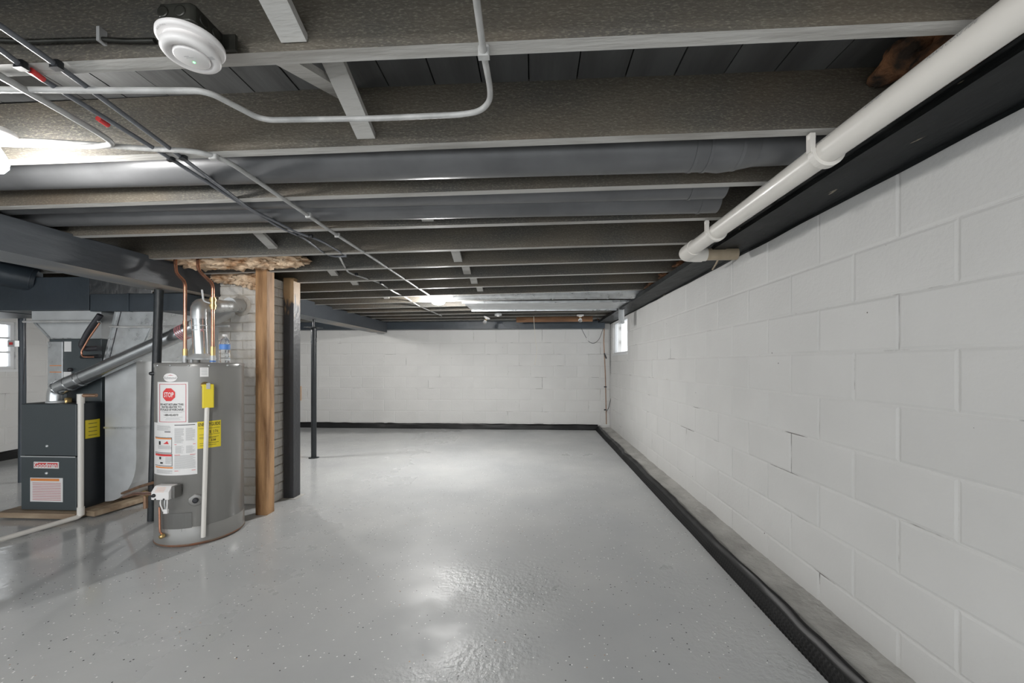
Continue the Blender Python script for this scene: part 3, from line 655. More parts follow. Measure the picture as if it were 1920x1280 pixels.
b.add([((.0655 - y_) * math.sin(x_ / .065 - .35), -(.0655 - y_) * math.cos(x_ / .065 - .35), -.0147) for x_, y_ in V], [f[::-1] for f in F]); 
bpy.data.objects.remove(b.build('lettering', 'greyprint', t)) if False else b.build('lettering', 'greyprint', t)

# ------------------------------------------------------------------ bulbs
def bulb(loc, lit, label, tilt=(0, 0, -1), group='bare bulbs under the joists', hold=True, s=1.0):
    t = empty('light_bulb', loc); tag(t, label, 'light bulb', group)
    prof = [(0.013, 0), (0.013, .022), (.016, .032), (.026, .052), (.030, .068), (.029, .080), (.021, .093), (.0, .098)]
    d = Vector(tilt).normalized()
    B().lathe([(r * s, h * s) for r, h in prof[2:]], (0, 0, 0), 24, axis=d).build('glass', lit if lit else 'bulbglass', t)
    B().lathe([(.013 * s, 0), (.0135 * s, .02 * s), (.016 * s, .033 * s)], (0, 0, 0), 20, axis=d).build('screw_base', 'brass' if not lit else 'white', t)
    if hold: B().lathe([(.052, -.022), (.055, -.012), (.05, 0.0), (.024, .004), (.022, .014), (.0, .014)], (0, 0, 0), 28, axis=d).build('lampholder', 'white', t)
    return t
pb = at_z(822, 567, 1.835)
t = empty('ceiling_lamp', (pb.x, pb.y, 1.872)); tag(t, 'round lit lamp glowing under the middle of the far joists where the conduits end', 'lamp')
B().lathe([(.062, .012), (.064, -.006), (.058, -.010)], n=32).build('lampholder', 'white', t)
B().lathe([(.058, -.010), (.070, -.024), (.070, -.040), (.052, -.056), (0, -.062)], n=32).build('globe', 'litdome', t)
pl = at_z(-14, 296, 1.80)
bulb((pl.x, pl.y, 1.868), 'litnear', 'lit bare bulb in a white holder at the left edge, beside the conduits', s=1.15)
bulb((-1.2, -1.3, 1.868), 'lit', 'added lit bulb in a white holder, unseen behind the viewpoint, brightening the room', s=1.3)  # extra bulb added behind the camera as fill light
bulb((-3.2, 4.6, 1.868), 'lit', 'added lit bulb in a white holder left of the girder, kept unseen behind the chimney', s=1.25)  # extra bulb added out of sight to light the far-left wall
pb = at_z(896, 590, 1.80); bulb((pb.x, 6.22, 1.862), False, 'unlit clear bulb hanging aslant left of the pull string', tilt=(-.45, 0, -1))
pb = at_y(1088, 592, 6.2); bulb((pb.x, 6.2, 1.885), False, 'unlit clear bulb hanging right of the pull string before the brown plank', hold=True)
pb = at_y(934, 575, 5.82); t = empty('ceiling_box', (pb.x, 5.82, 1.855)); tag(t, 'pale round electrical box under a far joist right of the slanted bulb', 'electrical box')
B().lathe([(.05, .035), (.052, 0), (0, -.002)], n=24).build('box_shell', 'galvd', t); B().lathe([(.02, 0), (.018, -.012), (0, -.012)], n=20).build('cover_screw', 'white', t)

# pull string, brown plank, wires and copper line at the far end
b = B(); P = [at_y(u, v, 6.225) for u, v in ((1000, 574), (1001, 600), (1004, 640), (1007, 655), (1003, 682))]
t = empty('pull_string', P[0]); tag(t, 'pale pull string hanging from a far joist in front of the far wall', 'string')
B().tube(fillet([p - P[0] for p in P], .05), .003, 6).build('cord', 'string', t); B().lathe([(.006, 0), (.007, .012), (0, .016)], P[-1] - P[0] - Vector((0, 0, .012)), 10).build('tassel', 'string', t)
xa, xb = at_y(968, 598, 6.55).x, at_y(1112, 598, 6.55).x
tag(B().bar((xa, 6.6, 1.878), (xb, 6.6, 1.885), .04, .085).build('brown_plank', 'brownboard', bevel=.003), 'bare brown lumber strip fixed across the far joists above the far wall', 'plank')
P = [at_y(u, v, 6.93) for u, v in ((1115, 580), (1116, 592), (1133, 612), (1132, 640), (1135, 700), (1137, 795))]
t = empty('copper_line', P[0]); tag(t, 'thin copper line dropping down the far right corner to the concrete ledge', 'pipe')
B().tube(fillet([p - P[0] for p in P], .05), .0085, 10).build('tube', 'oldcopper', t)
for v_ in (725, 768):
    p = at_y(1136, v_, 6.93) - P[0]; B().box(p.x - .03, p.x + .012, p.y - .012, p.y + .02, p.z - .01, p.z + .01).build('pipe_clip', 'clamp', t)
P = [at_y(u, v, 6.9) for u, v in ((1081, 594), (1092, 620), (1103, 640), (1113, 645), (1124, 636), (1131, 615))]
t = empty('loop_cable', P[0]); tag(t, 'dark cable sagging in a loop from the unlit bulb to the copper line', 'cable')
B().tube(fillet([p - P[0] for p in P], .12), .004, 8).build('cord', 'cable', t); q = at_y(1102, 637, 6.9) - P[0]; B().tube([q + Vector((-.02, 0, .03)), q + Vector((.01, 0, -.015))], .007, 8).build('sleeve', 'white', t)
P = [at_y(u, v, 6.99) for u, v in ((1145, 600), (1145, 690), (1147, 740), (1141, 765), (1137, 772))]
tag(B().tube(fillet(P, .1), .005, 8).build('corner_cable', 'cable'), 'dark cable running down the far right corner beside the copper line', 'cable')
P = [at_y(u, v, 6.9) for u, v in ((1133, 662), (1137, 672))]
tag(B().tube(P, .012, 8).build('cable_stub', 'cable'), 'short black cable end sticking out from the copper line', 'cable')
p = at_y(562, 737, YF - .01); tag(B().box(p.x - .05, p.x + .03, YF - .02, YF, p.z - .13, p.z + .13).build('wall_plate', 'tan', bevel=.004), 'tan plate on the far wall showing beside the black square post', 'plate')

# ------------------------------------------------------------------ water heater
HC = Vector((-2.277, 2.617, 0)); HR = .243; HT = 1.157
th0 = math.atan2(-HC.y, -HC.x)     # direction from the heater towards the camera
def heat_pt(u, v, off=0.0):
    r = ray(u, v); R = HR + off; a = r.x ** 2 + r.y ** 2; bq = -2 * (r.x * HC.x + r.y * HC.y); c = HC.x ** 2 + HC.y ** 2 - R * R
    D = bq * bq - 4 * a * c; t = (-bq - math.sqrt(max(D, 0))) / (2 * a); p = r * t; return Vector((p.x, p.y, CH + p.z))
def heat_st(u, v):
    p = heat_pt(u, v) - HC; a = math.atan2(p.y, p.x) - th0
    a = (a + PI) % (2 * PI) - PI; return a * HR, p.z
def hf(s, t, lift=0.0):
    a = th0 + s / HR; R = HR + .0006 + lift; return (R * math.cos(a), R * math.sin(a), t)
hw_ = empty('water_heater', HC); tag(hw_, 'tall grey cylindrical gas water heater covered in stickers, before the brick chimney', 'water heater')
B().lathe([(HR - .004, .052), (HR, .056), (HR, HT - .03)], n=72).build('jacket', 'heater', hw_)
B().lathe([(HR + .002, HT - .03), (HR + .003, HT - .006), (HR - .004, HT), (0, HT + .002)], n=72).build('top_pan', 'heater', hw_)
B().lathe([(HR - .012, .0), (HR - .008, .012)], n=72).build('base_rim', 'rust', hw_)
B().lathe([(HR + .003, .010), (HR + .003, .118), (HR, .122)], n=72).build('base_skirt', 'heaterd' if False else 'heater', hw_)
B().lathe([(HR + .004, .010), (HR + .005, .016), (HR + .003, .02)], n=72).build('bottom_bead', 'rust', hw_)
for k in range(6):
    a = th0 + (-1.1 + k * .42); B().lathe([(.006, 0), (.006, .003), (0, .004)], ((HR + .003) * math.cos(a), (HR + .003) * math.sin(a), HT - .017), 10, axis=(math.cos(a), math.sin(a), 0)).build('screw', 'galv', hw_)
# access door below the valve
s0, t0 = heat_st(334, 990); s1, t1 = heat_st(360, 960)
b = B(); lay_rect(b, hf, min(s0, s1) - .10, max(s0, s1), .10, t1, .0022, 10); b.build('access_door', 'heaterd', hw_)
# drain and element port
s0, t0 = heat_st(367, 937); p = Vector(hf(s0, t0, -.004)); ax = Vector((p.x, p.y, 0)).normalized()
B().lathe([(.040, 0), (.038, .006), (.030, .009), (.018, .010)], p, 28, axis=ax).build('port_ring', 'heater', hw_); B().lathe([(.016, .004), (.016, .02), (.008, .022)], p, 20, axis=ax).build('port_plug', 'cable', hw_)
s0, t0 = heat_st(287, 700); p = Vector(hf(s0, t0, -.004)); ax = Vector((p.x, p.y, 0)).normalized(); B().lathe([(.012, 0), (.012, .02), (.006, .028)], p, 14, axis=ax).build('side_knob', 'clamp', hw_)
def sticker(nm, u0, u1, v0, v1, m, label=None, z_at=None):
    s0, _ = heat_st(u0, (v0 + v1) / 2); s1, _ = heat_st(u1, (v0 + v1) / 2); um = (u0 + u1) / 2
    _, t1 = heat_st(um, v0); _, t0 = heat_st(um, v1); b = B(); lay_rect(b, hf, s0, s1, t0, t1, .0008, 14); o = b.build(nm, m, hw_)
    if label: o['label'] = label
    W_, H_ = s1 - s0, t1 - t0
    tab = [heat_st(u0 + (u1 - u0) * k / 20, (v0 + v1) / 2)[0] for k in range(21)]
    def sx_(x): k = min(19, max(0, int(x * 20))); return tab[k] + (tab[k + 1] - tab[k]) * (x * 20 - k)
    return o, (lambda x_, y_, l=0: hf(sx_(x_), t0 + H_ * y_, .0014 + l)), W_, H_, s0, t0
# logo
s0, t0 = heat_st(319, 707.5); sa, _ = heat_st(306, 707); sb, _ = heat_st(332, 707); rw = (sb - sa) / 2
b = B(); lay_convex(b, hf, [(s0 + rw * math.cos(2 * PI * k / 28), t0 + .027 * math.sin(2 * PI * k / 28)) for k in range(28)], .0012); o = b.build('logo_badge', 'white', hw_); o['label'] = 'small oval white badge'
b = B(); lay_text(b, hf, 'Richmond', s0, t0 - .003, .024, .002, squeeze=.78 * rw / .044); b.build('lettering', 'print', o)
b = B(); lay_poly(b, hf, [(s0 - rw * .35, t0 + .012), (s0 + rw * .5, t0 + .012), (s0 + rw * .1, t0 + .017)], .002); b.build('red_roof_mark', 'pink', o)
# STOP sticker
o, f, W_, H_, s0, t0 = sticker('stop_sticker', 296, 353, 716, 795, 'paper', 'white sticker with a red STOP octagon')
b = B()
for r in ((.06, .94, .94, .955), (.06, .94, .045, .06), (.06, .085, .045, .955), (.915, .94, .045, .955)):
    b.grid(lambda a, c: f(r[0] + (r[1] - r[0]) * a, r[2] + (r[3] - r[2]) * c), 8, 1, False)
b.build('red_border', 'pink', o)
g_ = lambda x_, y_, l=0: hf(s0 + x_, t0 + y_, .0015 + l)
ocx, ocy, orr = W_ * .46, H_ * .70, H_ * .165
b = B(); lay_convex(b, g_, [(ocx + orr * math.cos(PI / 8 + k * PI / 4), ocy + orr * math.sin(PI / 8 + k * PI / 4)) for k in range(8)], .0004); b.build('stop_octagon', 'red', o)
b = B(); lay_text(b, g_, 'STOP', ocx, ocy - .002, .042, .001, squeeze=.62, bold=.0008); b.build('lettering', 'white', o)
b = B()
for k, tx in enumerate(('DO NOT RETURN THIS', 'WATER HEATER TO', "IT'S PLACE OF PURCHASE")): lay_text(b, g_, tx, W_ * .52, H_ * (.465 - .062 * k), .0175, .0006, squeeze=.80 if k < 2 else .74, bold=.0003)
lay_text(b, g_, '1-800-432-8373', W_ * .52, H_ * .215, .0165, .0006, squeeze=.85, bold=.0003); b.build('lettering', 'blackprint', o)
b = B()
for yy, a0, a1 in ((.29, .14, .88), (.27, .2, .8), (.16, .2, .82), (.13, .28, .72), (.10, .25, .75)): b.grid(lambda a, c: f(a0 + (a1 - a0) * a, yy + .008 * c, .0004), 8, 1, False)
b.build('fine_print', 'greyprint', o)
# large instruction sticker
o, f, W_, H_, s0, t0 = sticker('instruction_sticker', 290, 370, 793, 891, 'paper', 'large white instruction sticker with orange and red warning boxes')
def rects(nm, m, L_, lift=.0004):
    b = B()
    for r in L_: b.grid(lambda a, c: f(r[0] + (r[1] - r[0]) * a, r[2] + (r[3] - r[2]) * c, lift), 6, 1, False)
    return b.build(nm, m, o)
gl = []; rr_ = random.Random(2)
for c0, c1, y0, y1 in ((.47, .69, .62, .90), (.73, .95, .66, .90), (.49, .69, .42, .56), (.74, .95, .42, .56), (.47, .96, .12, .38), (.07, .38, .86, .95), (.09, .40, .50, .57), (.26, .40, .22, .35), (.06, .42, .03, .10)):
    y_ = y1
    while y_ > y0:
        gl.append((c0, c1 - rr_.choice((0, 0, .02, .06)), y_ - .007, y_)); y_ -= .0145
rects('fine_print', 'greyprint', gl)
rects('header_bars', 'blackprint', [(.47, .95, .955, .968), (.24, .38, .825, .84), (.03, .41, .715, .725), (.40, .41, .43, .725), (.03, .41, .425, .435), (.03, .42, .405, .413), (.41, .42, .18, .41), (.03, .42, .175, .185), (.11, .15, .58, .65), (.12, .16, .30, .35), (.14, .2, .22, .25)])
rects('orange_bars', 'orange', [(.035, .395, .69, .712), (.04, .43, .135, .16)])
rects('red_bars', 'red', [(.035, .405, .365, .402), (.47, .52, .585, .593), (.90, .96, .585, .593), (.47, .60, .385, .393), (.83, .96, .385, .393), (.47, .56, .08, .088), (.87, .96, .08, .088)])
b = B(); b.add([f(.21, .60, .0008), f(.34, .60, .0008), f(.30, .66, .0008), f(.27, .635, .0008)], [(0, 1, 2, 3)]); b.build('warning_triangle', 'red', o)
# yellow energy sticker
o, f, W_, H_, s0, t0 = sticker('energy_sticker', 370, 414, 789, 839, 'yellow', 'yellow energy guide sticker')
g_ = lambda x_, y_, l=0: hf(s0 + x_, t0 + y_, .0015 + l)
b = B(); lay_text(b, g_, 'ENERGYGUIDE', W_ * .5, H_ * .88, .030, .0004, squeeze=.72 * W_ / .155, bold=.0004); lay_text(b, g_, '$ 276', W_ * .68, H_ * .60, .024, .0004, squeeze=.9); lay_text(b, g_, '238', W_ * .66, H_ * .28, .018, .0004, bold=.0004)
for y_, x0_, x1_ in ((.73, .05, .95), (.50, .08, .95), (.40, .08, .9), (.36, .08, .8), (.18, .1, .9), (.10, .1, .8)): b.grid(lambda a, c: f(x0_ + (x1_ - x0_) * a, y_ + .012 * c, .0004), 6, 1, False)
b.build('lettering', 'blackprint', o)
o, f, W_, H_, s0, t0 = sticker('rating_sticker', 375, 391, 687, 706, 'paper')
b = B()
for k in range(5): b.grid(lambda a, c: f(.15 + .7 * a, .2 + .14 * k + .05 * c, .0004), 3, 1, False)
b.build('fine_print', 'greyprint', o)
# relief valve, tag and discharge tube
s0, t0 = heat_st(384, 722); p = Vector(hf(s0, t0, 0)); ax = Vector((p.x, p.y, 0)).normalized()
B().lathe([(.022, -.004), (.022, .003), (.014, .004), (.014, .03), (0, .03)], p, 20, axis=ax).build('relief_valve', 'brass', hw_)
q = heat_pt(388, 765, .028) - HC; pz = q.z; b2 = heat_pt(381, 1008, .028) - HC
o = B().tube([(q.x, q.y, pz + .005), (b2.x, b2.y, .055)], .0125, 18).build('discharge_tube', 'pvc', hw_); o['label'] = 'thin white discharge tube'
tq = heat_pt(390, 742, .026) - HC; rz = math.atan2(ax.y, ax.x) + PI / 2
b = B().box(-.030, .030, -.012, .012, -.075, .075); o = b.build('valve_tag', 'yellow', hw_, bevel=.006, loc=tuple(tq)); o.rotation_euler = (0, 0, rz); o['label'] = 'yellow plastic tag on the relief valve'
B().box(-.010, .010, -.016, -.013, .045, .082).build('lever', 'galvd', o)
# gas control valve
vq = heat_pt(309, 922, .045) - HC; ax2 = Vector((vq.x, vq.y, 0)).normalized(); rz = math.atan2(ax2.y, ax2.x) + PI / 2
gv = empty('gas_valve', tuple(vq)); gv.parent = hw_; gv.rotation_euler = (0, 0, rz); gv.scale = (.86, .86, .86)
b = B(); Pf = [(-.045, -.050), (.05, -.050), (.05, .018), (.012, .05), (-.045, .05)]
# profile in (depth, height): front leans back above
prof = [(-.042, -.045), (-.042, .012), (-.012, .048), (.04, .048), (.04, -.045)]
V = [(sx_, y_, z_) for sx_ in (-.062, .062) for y_, z_ in prof]; b.add(V, [(0, 1, 2, 3, 4), (9, 8, 7, 6, 5)] + [(i, 5 + i, 5 + (i + 1) % 5, (i + 1) % 5) for i in range(5)])
b.build('valve_body', 'white', gv, bevel=.006)
B().lathe([(.013, 0), (.013, .004), (.010, .012), (0, .013)], (-.040, -.042, -.012), 20, axis=(0, -1, 0)).build('dial', 'cable', gv)
for xx in (-.03, .03): B().lathe([(.006, 0), (.006, .003), (0, .004)], (xx, -.042, -.038), 12, axis=(0, -1, 0)).build('screw', 'cable', gv)
b = B(); 
for k in range(4): b.add([(-.035 + .0, -.0415 + k * .0065 - .0012, .013 + k * .0078), (.03, -.0415 + k * .0065 - .0012, .013 + k * .0078), (.03, -.0405 + k * .0065 - .0012, .0142 + k * .0078), (-.035, -.0405 + k * .0065 - .0012, .0142 + k * .0078)], [(0, 1, 2, 3)])
b.build('printing', 'orange', gv)
B().box(.062, .085, -.02, .045, -.04, .045).build('valve_casting', 'heaterd', gv, bevel=.004)
for nm, m, pts in (('white_wire', 'white', [(-.01, -.02, -.045), (-.006, -.03, -.075), (.004, -.03, -.10), (.006, -.02, -.13)]), ('white_wire', 'white', [(.035, -.02, -.045), (.042, -.028, -.075), (.038, -.026, -.115), (.028, -.015, -.135)]), ('green_wire', 'galvd', [(.02, -.02, -.045), (.022, -.028, -.08), (.026, -.02, -.13)])):
    B().tube(fillet(pts, .02), .0045, 8).build(nm, m, gv)
B().box(.012, .04, -.028, -.012, -.145, -.115).build('connector', 'white', gv, bevel=.002)
p0 = heat_pt(299, 950, .02) - HC; p1_ = heat_pt(300, 1000, .02) - HC
B().tube(fillet([p0, p1_, p1_ + Vector((.02, .03, -.02))], .02), .006, 8).build('pilot_tube', 'copper', hw_)
p0 = heat_pt(306, 1004, .015) - HC; B().lathe([(.014, 0), (.012, .02), (0, .022)], p0, 14, axis=ax2).build('drain_valve', 'brass', hw_)
# draft hood, flue
dh = empty('draft_hood', (0, 0, HT)); dh.parent = hw_
B().lathe([(.085, .022), (.082, .035), (.05, .055), (.046, .062)], n=36).build('hood_skirt', 'galvd', dh)
for k in range(3):
    a = k * 2.1 + .4; B().box(.07 * math.cos(a) - .006, .07 * math.cos(a) + .006, .07 * math.sin(a) - .006, .07 * math.sin(a) + .006, 0, .026).build('hood_leg', 'galvd', dh)
fp = empty('heater_flue', (HC.x, HC.y, HT + .06)); tag(fp, 'shiny metal flue rising from the water heater and bending into the chimney', 'flue')
T_ = Vector((-2.40, 3.15, 1.625)) - Vector((HC.x, HC.y, HT + .06))
B().tube([(0, 0, 0), (-.015, 0, .25)], .046, 32).build('flue_pipe', 'vent', fp)
el = fillet([(-.015, 0, .24), (-.018, .0, .335), (T_.x * .4 - .02, T_.y * .45, T_.z - .045)], .10, 4)
B().tube(el, .049, 32).build('elbow', 'galv', fp)
B().tube([el[-1], T_ + Vector((0, 0, -.004))], .045, 32).build('connector', 'galv', fp)
B().tube([T_ + Vector((.01, -.14, -.01)), T_ + Vector((0, -.02, 0))], .056, 32).build('thimble', 'galvd', fp)
B().lathe([(.085, 0), (.083, .006), (.056, .008)], T_, 36, axis=(0, -1, 0)).build('collar_ring', 'joint', fp)
b = B()
for zz in (.16, .19): b.tube([(-.0095, 0, zz), (-.0098, 0, zz + .006)], .0468, 32)
b.build('pipe_seam', 'galvd', fp)
b = B(); fp2 = lambda s, t, l: ((-.01) + (.0468 + l) * math.cos(th0 + s / .046), (.0468 + l) * math.sin(th0 + s / .046), t)
lay_text(b, fp2, 'X', .01, .16, .03, .0005); b.build('lettering', 'pink', fp)
# furnace vent
fv = empty('furnace_vent', (-3.60, 2.89, .86)); tag(fv, 'long shiny metal vent pipe slanting from the furnace to the chimney', 'flue')
O_ = Vector((-3.60, 2.89, .86)); A_ = at_y(118, 722, 2.89) - O_; E_ = at_y(385, 604, 2.89) - O_
S_ = at_y(160, 706, 2.885) - O_
B().tube(fillet([(A_.x - .05, 0, 0), (A_.x - .045, 0, .10), tuple(S_)], .07, 5), .056, 28).build('elbow', 'vent', fv)
for k, tt in enumerate((0.0, .4, .8)):
    q0 = Vector((A_.x - .03, 0, .1)).lerp(S_, tt); B().tube([q0 - (E_ - S_).normalized() * .006, q0 + (E_ - S_).normalized() * .006], .060, 28).build('seam_bead', 'vent', fv)
B().tube([S_, S_.lerp(E_, .78)], .054, 32).build('vent_pipe', 'vent', fv)
B().tube([S_.lerp(E_, .76), S_.lerp(E_, .92)], .057, 32).build('coupling', 'vent', fv)
B().tube(fillet([S_.lerp(E_, .90), E_, Vector((-2.44, 3.07, 1.575)) - O_], .05), .053, 32).build('end_elbow', 'galvd', fv)
b = B()
dd = (E_ - S_).normalized()
for tt in (.80, .815, .83, .845): b.tube([S_.lerp(E_, tt), S_.lerp(E_, tt) + dd * .006], .0583, 32)
b.build('red_print', 'pink', fv)

# copper water pipes
def upipe(name, pts, r, label, fittings):
    P = [Vector(p) for p in pts]; t = empty(name, P[0]); tag(t, label, 'pipe')
    B().tube(fillet([p - P[0] for p in P], .035), r, 16).build('tube', 'copper', t)
    for z0, z1, rr, m, nm in fittings:
        B().tube([(0, 0, z0 - P[0].z), (0, 0, z1 - P[0].z)], rr, 16).build(nm, m, t)
    return t
hx, hy = at_z(347, 665, 1.2).x, 2.60
def atd(u, v, y): p = at_y(u, v, y); return p
a = atd(347, 600, 2.59); hx = a.x
upipe('hot_water_pipe', [(hx, 2.59, HT), (hx, 2.59, atd(347, 528, 2.59).z), atd(330, 512, 2.62), atd(328, 478, 2.64)], .0105, 'left copper pipe rising from the water heater into the joist bay',
      [(HT, HT + .05, .016, 'galvd', 'dielectric_nipple'), (HT + .05, HT + .095, .0145, 'brass', 'union'), (HT + .26, HT + .285, .0135, 'copper', 'coupling')])
a = atd(399, 600, 2.59); hx2 = a.x
cw = upipe('cold_water_pipe', [(hx2, 2.59, HT), (hx2, 2.59, atd(399, 532, 2.59).z), atd(372, 507, 2.62), atd(370, 478, 2.64)], .0105, 'right copper pipe with a brass shut-off, rising from the water heater',
      [(HT, HT + .05, .016, 'galvd', 'dielectric_nipple'), (HT + .05, HT + .11, .0145, 'brass', 'union'), (1.52, 1.60, .017, 'brass', 'shutoff_valve'), (1.535, 1.55, .021, 'brass', 'valve_nut'), (1.575, 1.59, .021, 'brass', 'valve_nut')])
B().tube(fillet([(0, -.02, .40), (-.045, -.025, .415), (-.055, -.025, .49)], .02), .006, 8).build('valve_lever', 'galvd', cw)
B().tube([(0, 0, .006), (0, 0, .016)], .018, 16).build('blue_ring', 'blue', cw)
# gas line from the left into the valve
p_end = Vector(gv.location) + HC + Vector((-.05 * math.cos(rz), -.05 * math.sin(rz), -.01))
P = [at_y(232, 931, 2.93), at_y(252, 925, 2.68), p_end]
gl_ = empty('gas_line', P[0]); tag(gl_, 'copper and black gas line entering the heater valve from the left', 'pipe')
B().tube([p - P[0] for p in fillet(P, .04)], .011, 14).build('tube', 'copper', gl_)
q = at_y(273, 925, 2.58) - P[0]
B().tube([q, q + Vector((0, 0, -.10))], .013, 12).build('drip_leg', 'oldcopper', gl_)
B().tube([at_y(228, 925, 2.98) - P[0], at_y(262, 912, 2.70) - P[0], at_y(286, 905, 2.62) - P[0]], .010, 12).build('branch', 'oldcopper', gl_)
B().tube([q + Vector((-.022, .01, 0)), q + Vector((.022, -.01, 0))], .017, 12).build('tee', 'brass', gl_)

# water bottle standing on the heater
p = at_y(424, 660, 2.58); wb = empty('water_bottle', (p.x - .01, 2.58, HT + .002)); tag(wb, 'clear plastic water bottle with a blue label standing on the water heater', 'bottle')
B().lathe([(.026, 0), (.031, .006), (.031, .03), (.029, .034), (.031, .04), (.031, .06), (.029, .064), (.031, .07), (.031, .128), (.024, .150), (.012, .168), (.012, .178)], n=28).build('bottle_body', 'bottle', wb)
B().lathe([(.0314, .088), (.0314, .122)], n=28).build('paper_label', 'blue', wb); B().lathe([(.0145, .176), (.0145, .190), (0, .191)], n=20).build('cap', 'white', wb)

# ------------------------------------------------------------------ furnace, coil cabinet, plenum, return duct
FX0, FX1, FY0, FY1, FZ0, FZ1 = -3.86, -3.415, 2.80, 3.50, .052, .852
fu = empty('furnace', ((FX0 + FX1) / 2, FY0, FZ0)); tag(fu, 'slate grey gas furnace cabinet with a red and white badge, on a wooden board', 'furnace')
o0 = Vector(fu.location); wx = (FX1 - FX0) / 2
B().box(-wx, wx, .02, FY1 - FY0, 0, FZ1 - FZ0).build('cabinet', 'furnace2', fu, bevel=.004)
zs_ = .46 - FZ0
B().box(-wx, wx, 0, .02, zs_ + .004, FZ1 - FZ0 - .003).build('upper_door', 'furnace', fu, bevel=.006)
ld = B().box(-wx, wx, 0, .02, .004, zs_ - .006).build('lower_door', 'furnace', fu, bevel=.006)
B().box(-wx + .004, wx - .004, -.006, .0, zs_ - .008, zs_ - .001).build('door_lip', 'galvd', fu, bevel=.002)
def ff(u, v): p = at_y(u, v, FY0) - o0; return p.x, p.z
def flat(o_y): return lambda s, t, l=0: (s, o_y - l, t)
F0 = flat(-.001)
for uu, vv in ((88, 836), (87, 887)):
    a, c = ff(uu, vv); B().lathe([(.012, 0), (.011, .003), (.006, .006), (0, .007)], (a, 0, c), 18, axis=(0, -1, 0)).build('latch_knob', 'galv', fu)
a0, c1 = ff(64, 865); a1, c0 = ff(111, 878)
b = B(); b.box(a0, a1, -.004, 0, c0, c1); bd = b.build('badge', 'white', fu, bevel=.003); bd['label'] = 'red and white name badge'
b = B(); b.box(a0 + .008, a1 - .008, -.0055, -.004, c0 + .008, c1 - .008); b.build('badge_field', 'red', bd)
b = B(); lay_text(b, flat(-.006), 'Goodman', (a0 + a1) / 2, (c0 + c1) / 2 - .001, .052, .001, squeeze=.82 * (a1 - a0) / .19, bold=.0012); b.build('lettering', 'white', bd)
a0, c1 = ff(57, 895); a1, c0 = ff(118, 941)
b = B(); b.box(a0, a1, -.0015, 0, c0, c1); lb = b.build('warning_label', 'paper', fu); lb['label'] = 'white warning label with an orange header'
f = lambda x_, y_, l=0: (a0 + (a1 - a0) * x_, -.002 - l, c0 + (c1 - c0) * y_)
b = B(); lay_poly(b, f, [(.02, .87), (.90, .87), (.90, .97), (.02, .97)]); b.build('orange_header', 'orange', lb)
b = B()
for k in range(11): lay_poly(b, f, [(.08, .07 + k * .07), (.95, .07 + k * .07), (.95, .095 + k * .07), (.08, .095 + k * .07)])
b.build('text_lines', 'pink', lb)
# yellow tag on the furnace side
qa = at_x(160, 800, FX1 + .001) ; qb = at_x(187, 800, FX1 + .001)
z1 = at_x(175, 786, FX1).z; z0 = at_x(175, 820, FX1).z
b = B(); b.box(wx, wx + .002, qa.y - FY0, qb.y - FY0, z0 - FZ0, z1 - FZ0); o = b.build('energy_label', 'yellow', fu); o['label'] = 'yellow energy label on the side'
b = B()
for k in range(5):
    zz = z0 - FZ0 + .02 + k * .03; b.add([(wx + .0025, qa.y - FY0 + .02, zz), (wx + .0025, qb.y - FY0 - .02, zz), (wx + .0025, qb.y - FY0 - .02, zz + .004), (wx + .0025, qa.y - FY0 + .02, zz + .004)], [(0, 1, 2, 3)])
b.build('text_lines', 'blackprint', o)
B().lathe([(.03, 0), (.03, .03), (.02, .035)], ((at_y(133, 745, 2.95) - o0).x, .12, FZ1 - FZ0), 18).build('gas_fitting', 'brass', fu)
B().lathe([(.06, 0), (.06, .015), (.056, .016)], (A_.x - .05 + O_.x - o0.x, .09, FZ1 - FZ0), 24).build('vent_collar', 'galvd', fu)
# coil cabinet
cc = empty('coil_cabinet', ((FX0 + FX1) / 2, 2.965, FZ1 + .002)); tag(cc, 'dark coil cabinet with a silver side panel standing on the furnace', 'cabinet')
o1 = Vector(cc.location); hz = 1.345 - FZ1
B().box(-wx, wx, .01, .48, 0, hz).build('case', 'furnace', cc, bevel=.004)
xs = (at_y(117, 680, 2.965) - o1).x
o = B().box(-wx, xs, 0, .012, .02, hz - .02).build('silver_panel', 'galv', cc, bevel=.003)
for vv in (686, 698):
    zz = (at_y(100, vv, 2.965) - o1).z; B().box(-wx + .02, xs - .008, -.001, 0, zz, zz + .006).build('orange_line', 'orange', o)
for (u0, u1, v0, v1, m) in ((121, 134, 640, 659, 'paper'), (118, 134, 697, 713, 'paper')):
    q0 = at_y(u0, v1, 2.975) - o1; q1 = at_y(u1, v0, 2.975) - o1; B().box(q0.x, q1.x, .008, .0095, q0.z, q1.z).build('rating_label', m, cc)
q0 = at_y(133, 693, 2.97) - o1; B().lathe([(.014, 0), (.014, .02), (0, .022)], (q0.x, .01, q0.z), 14, axis=(0, -1, 0)).build('drain_plug', 'cable', cc)
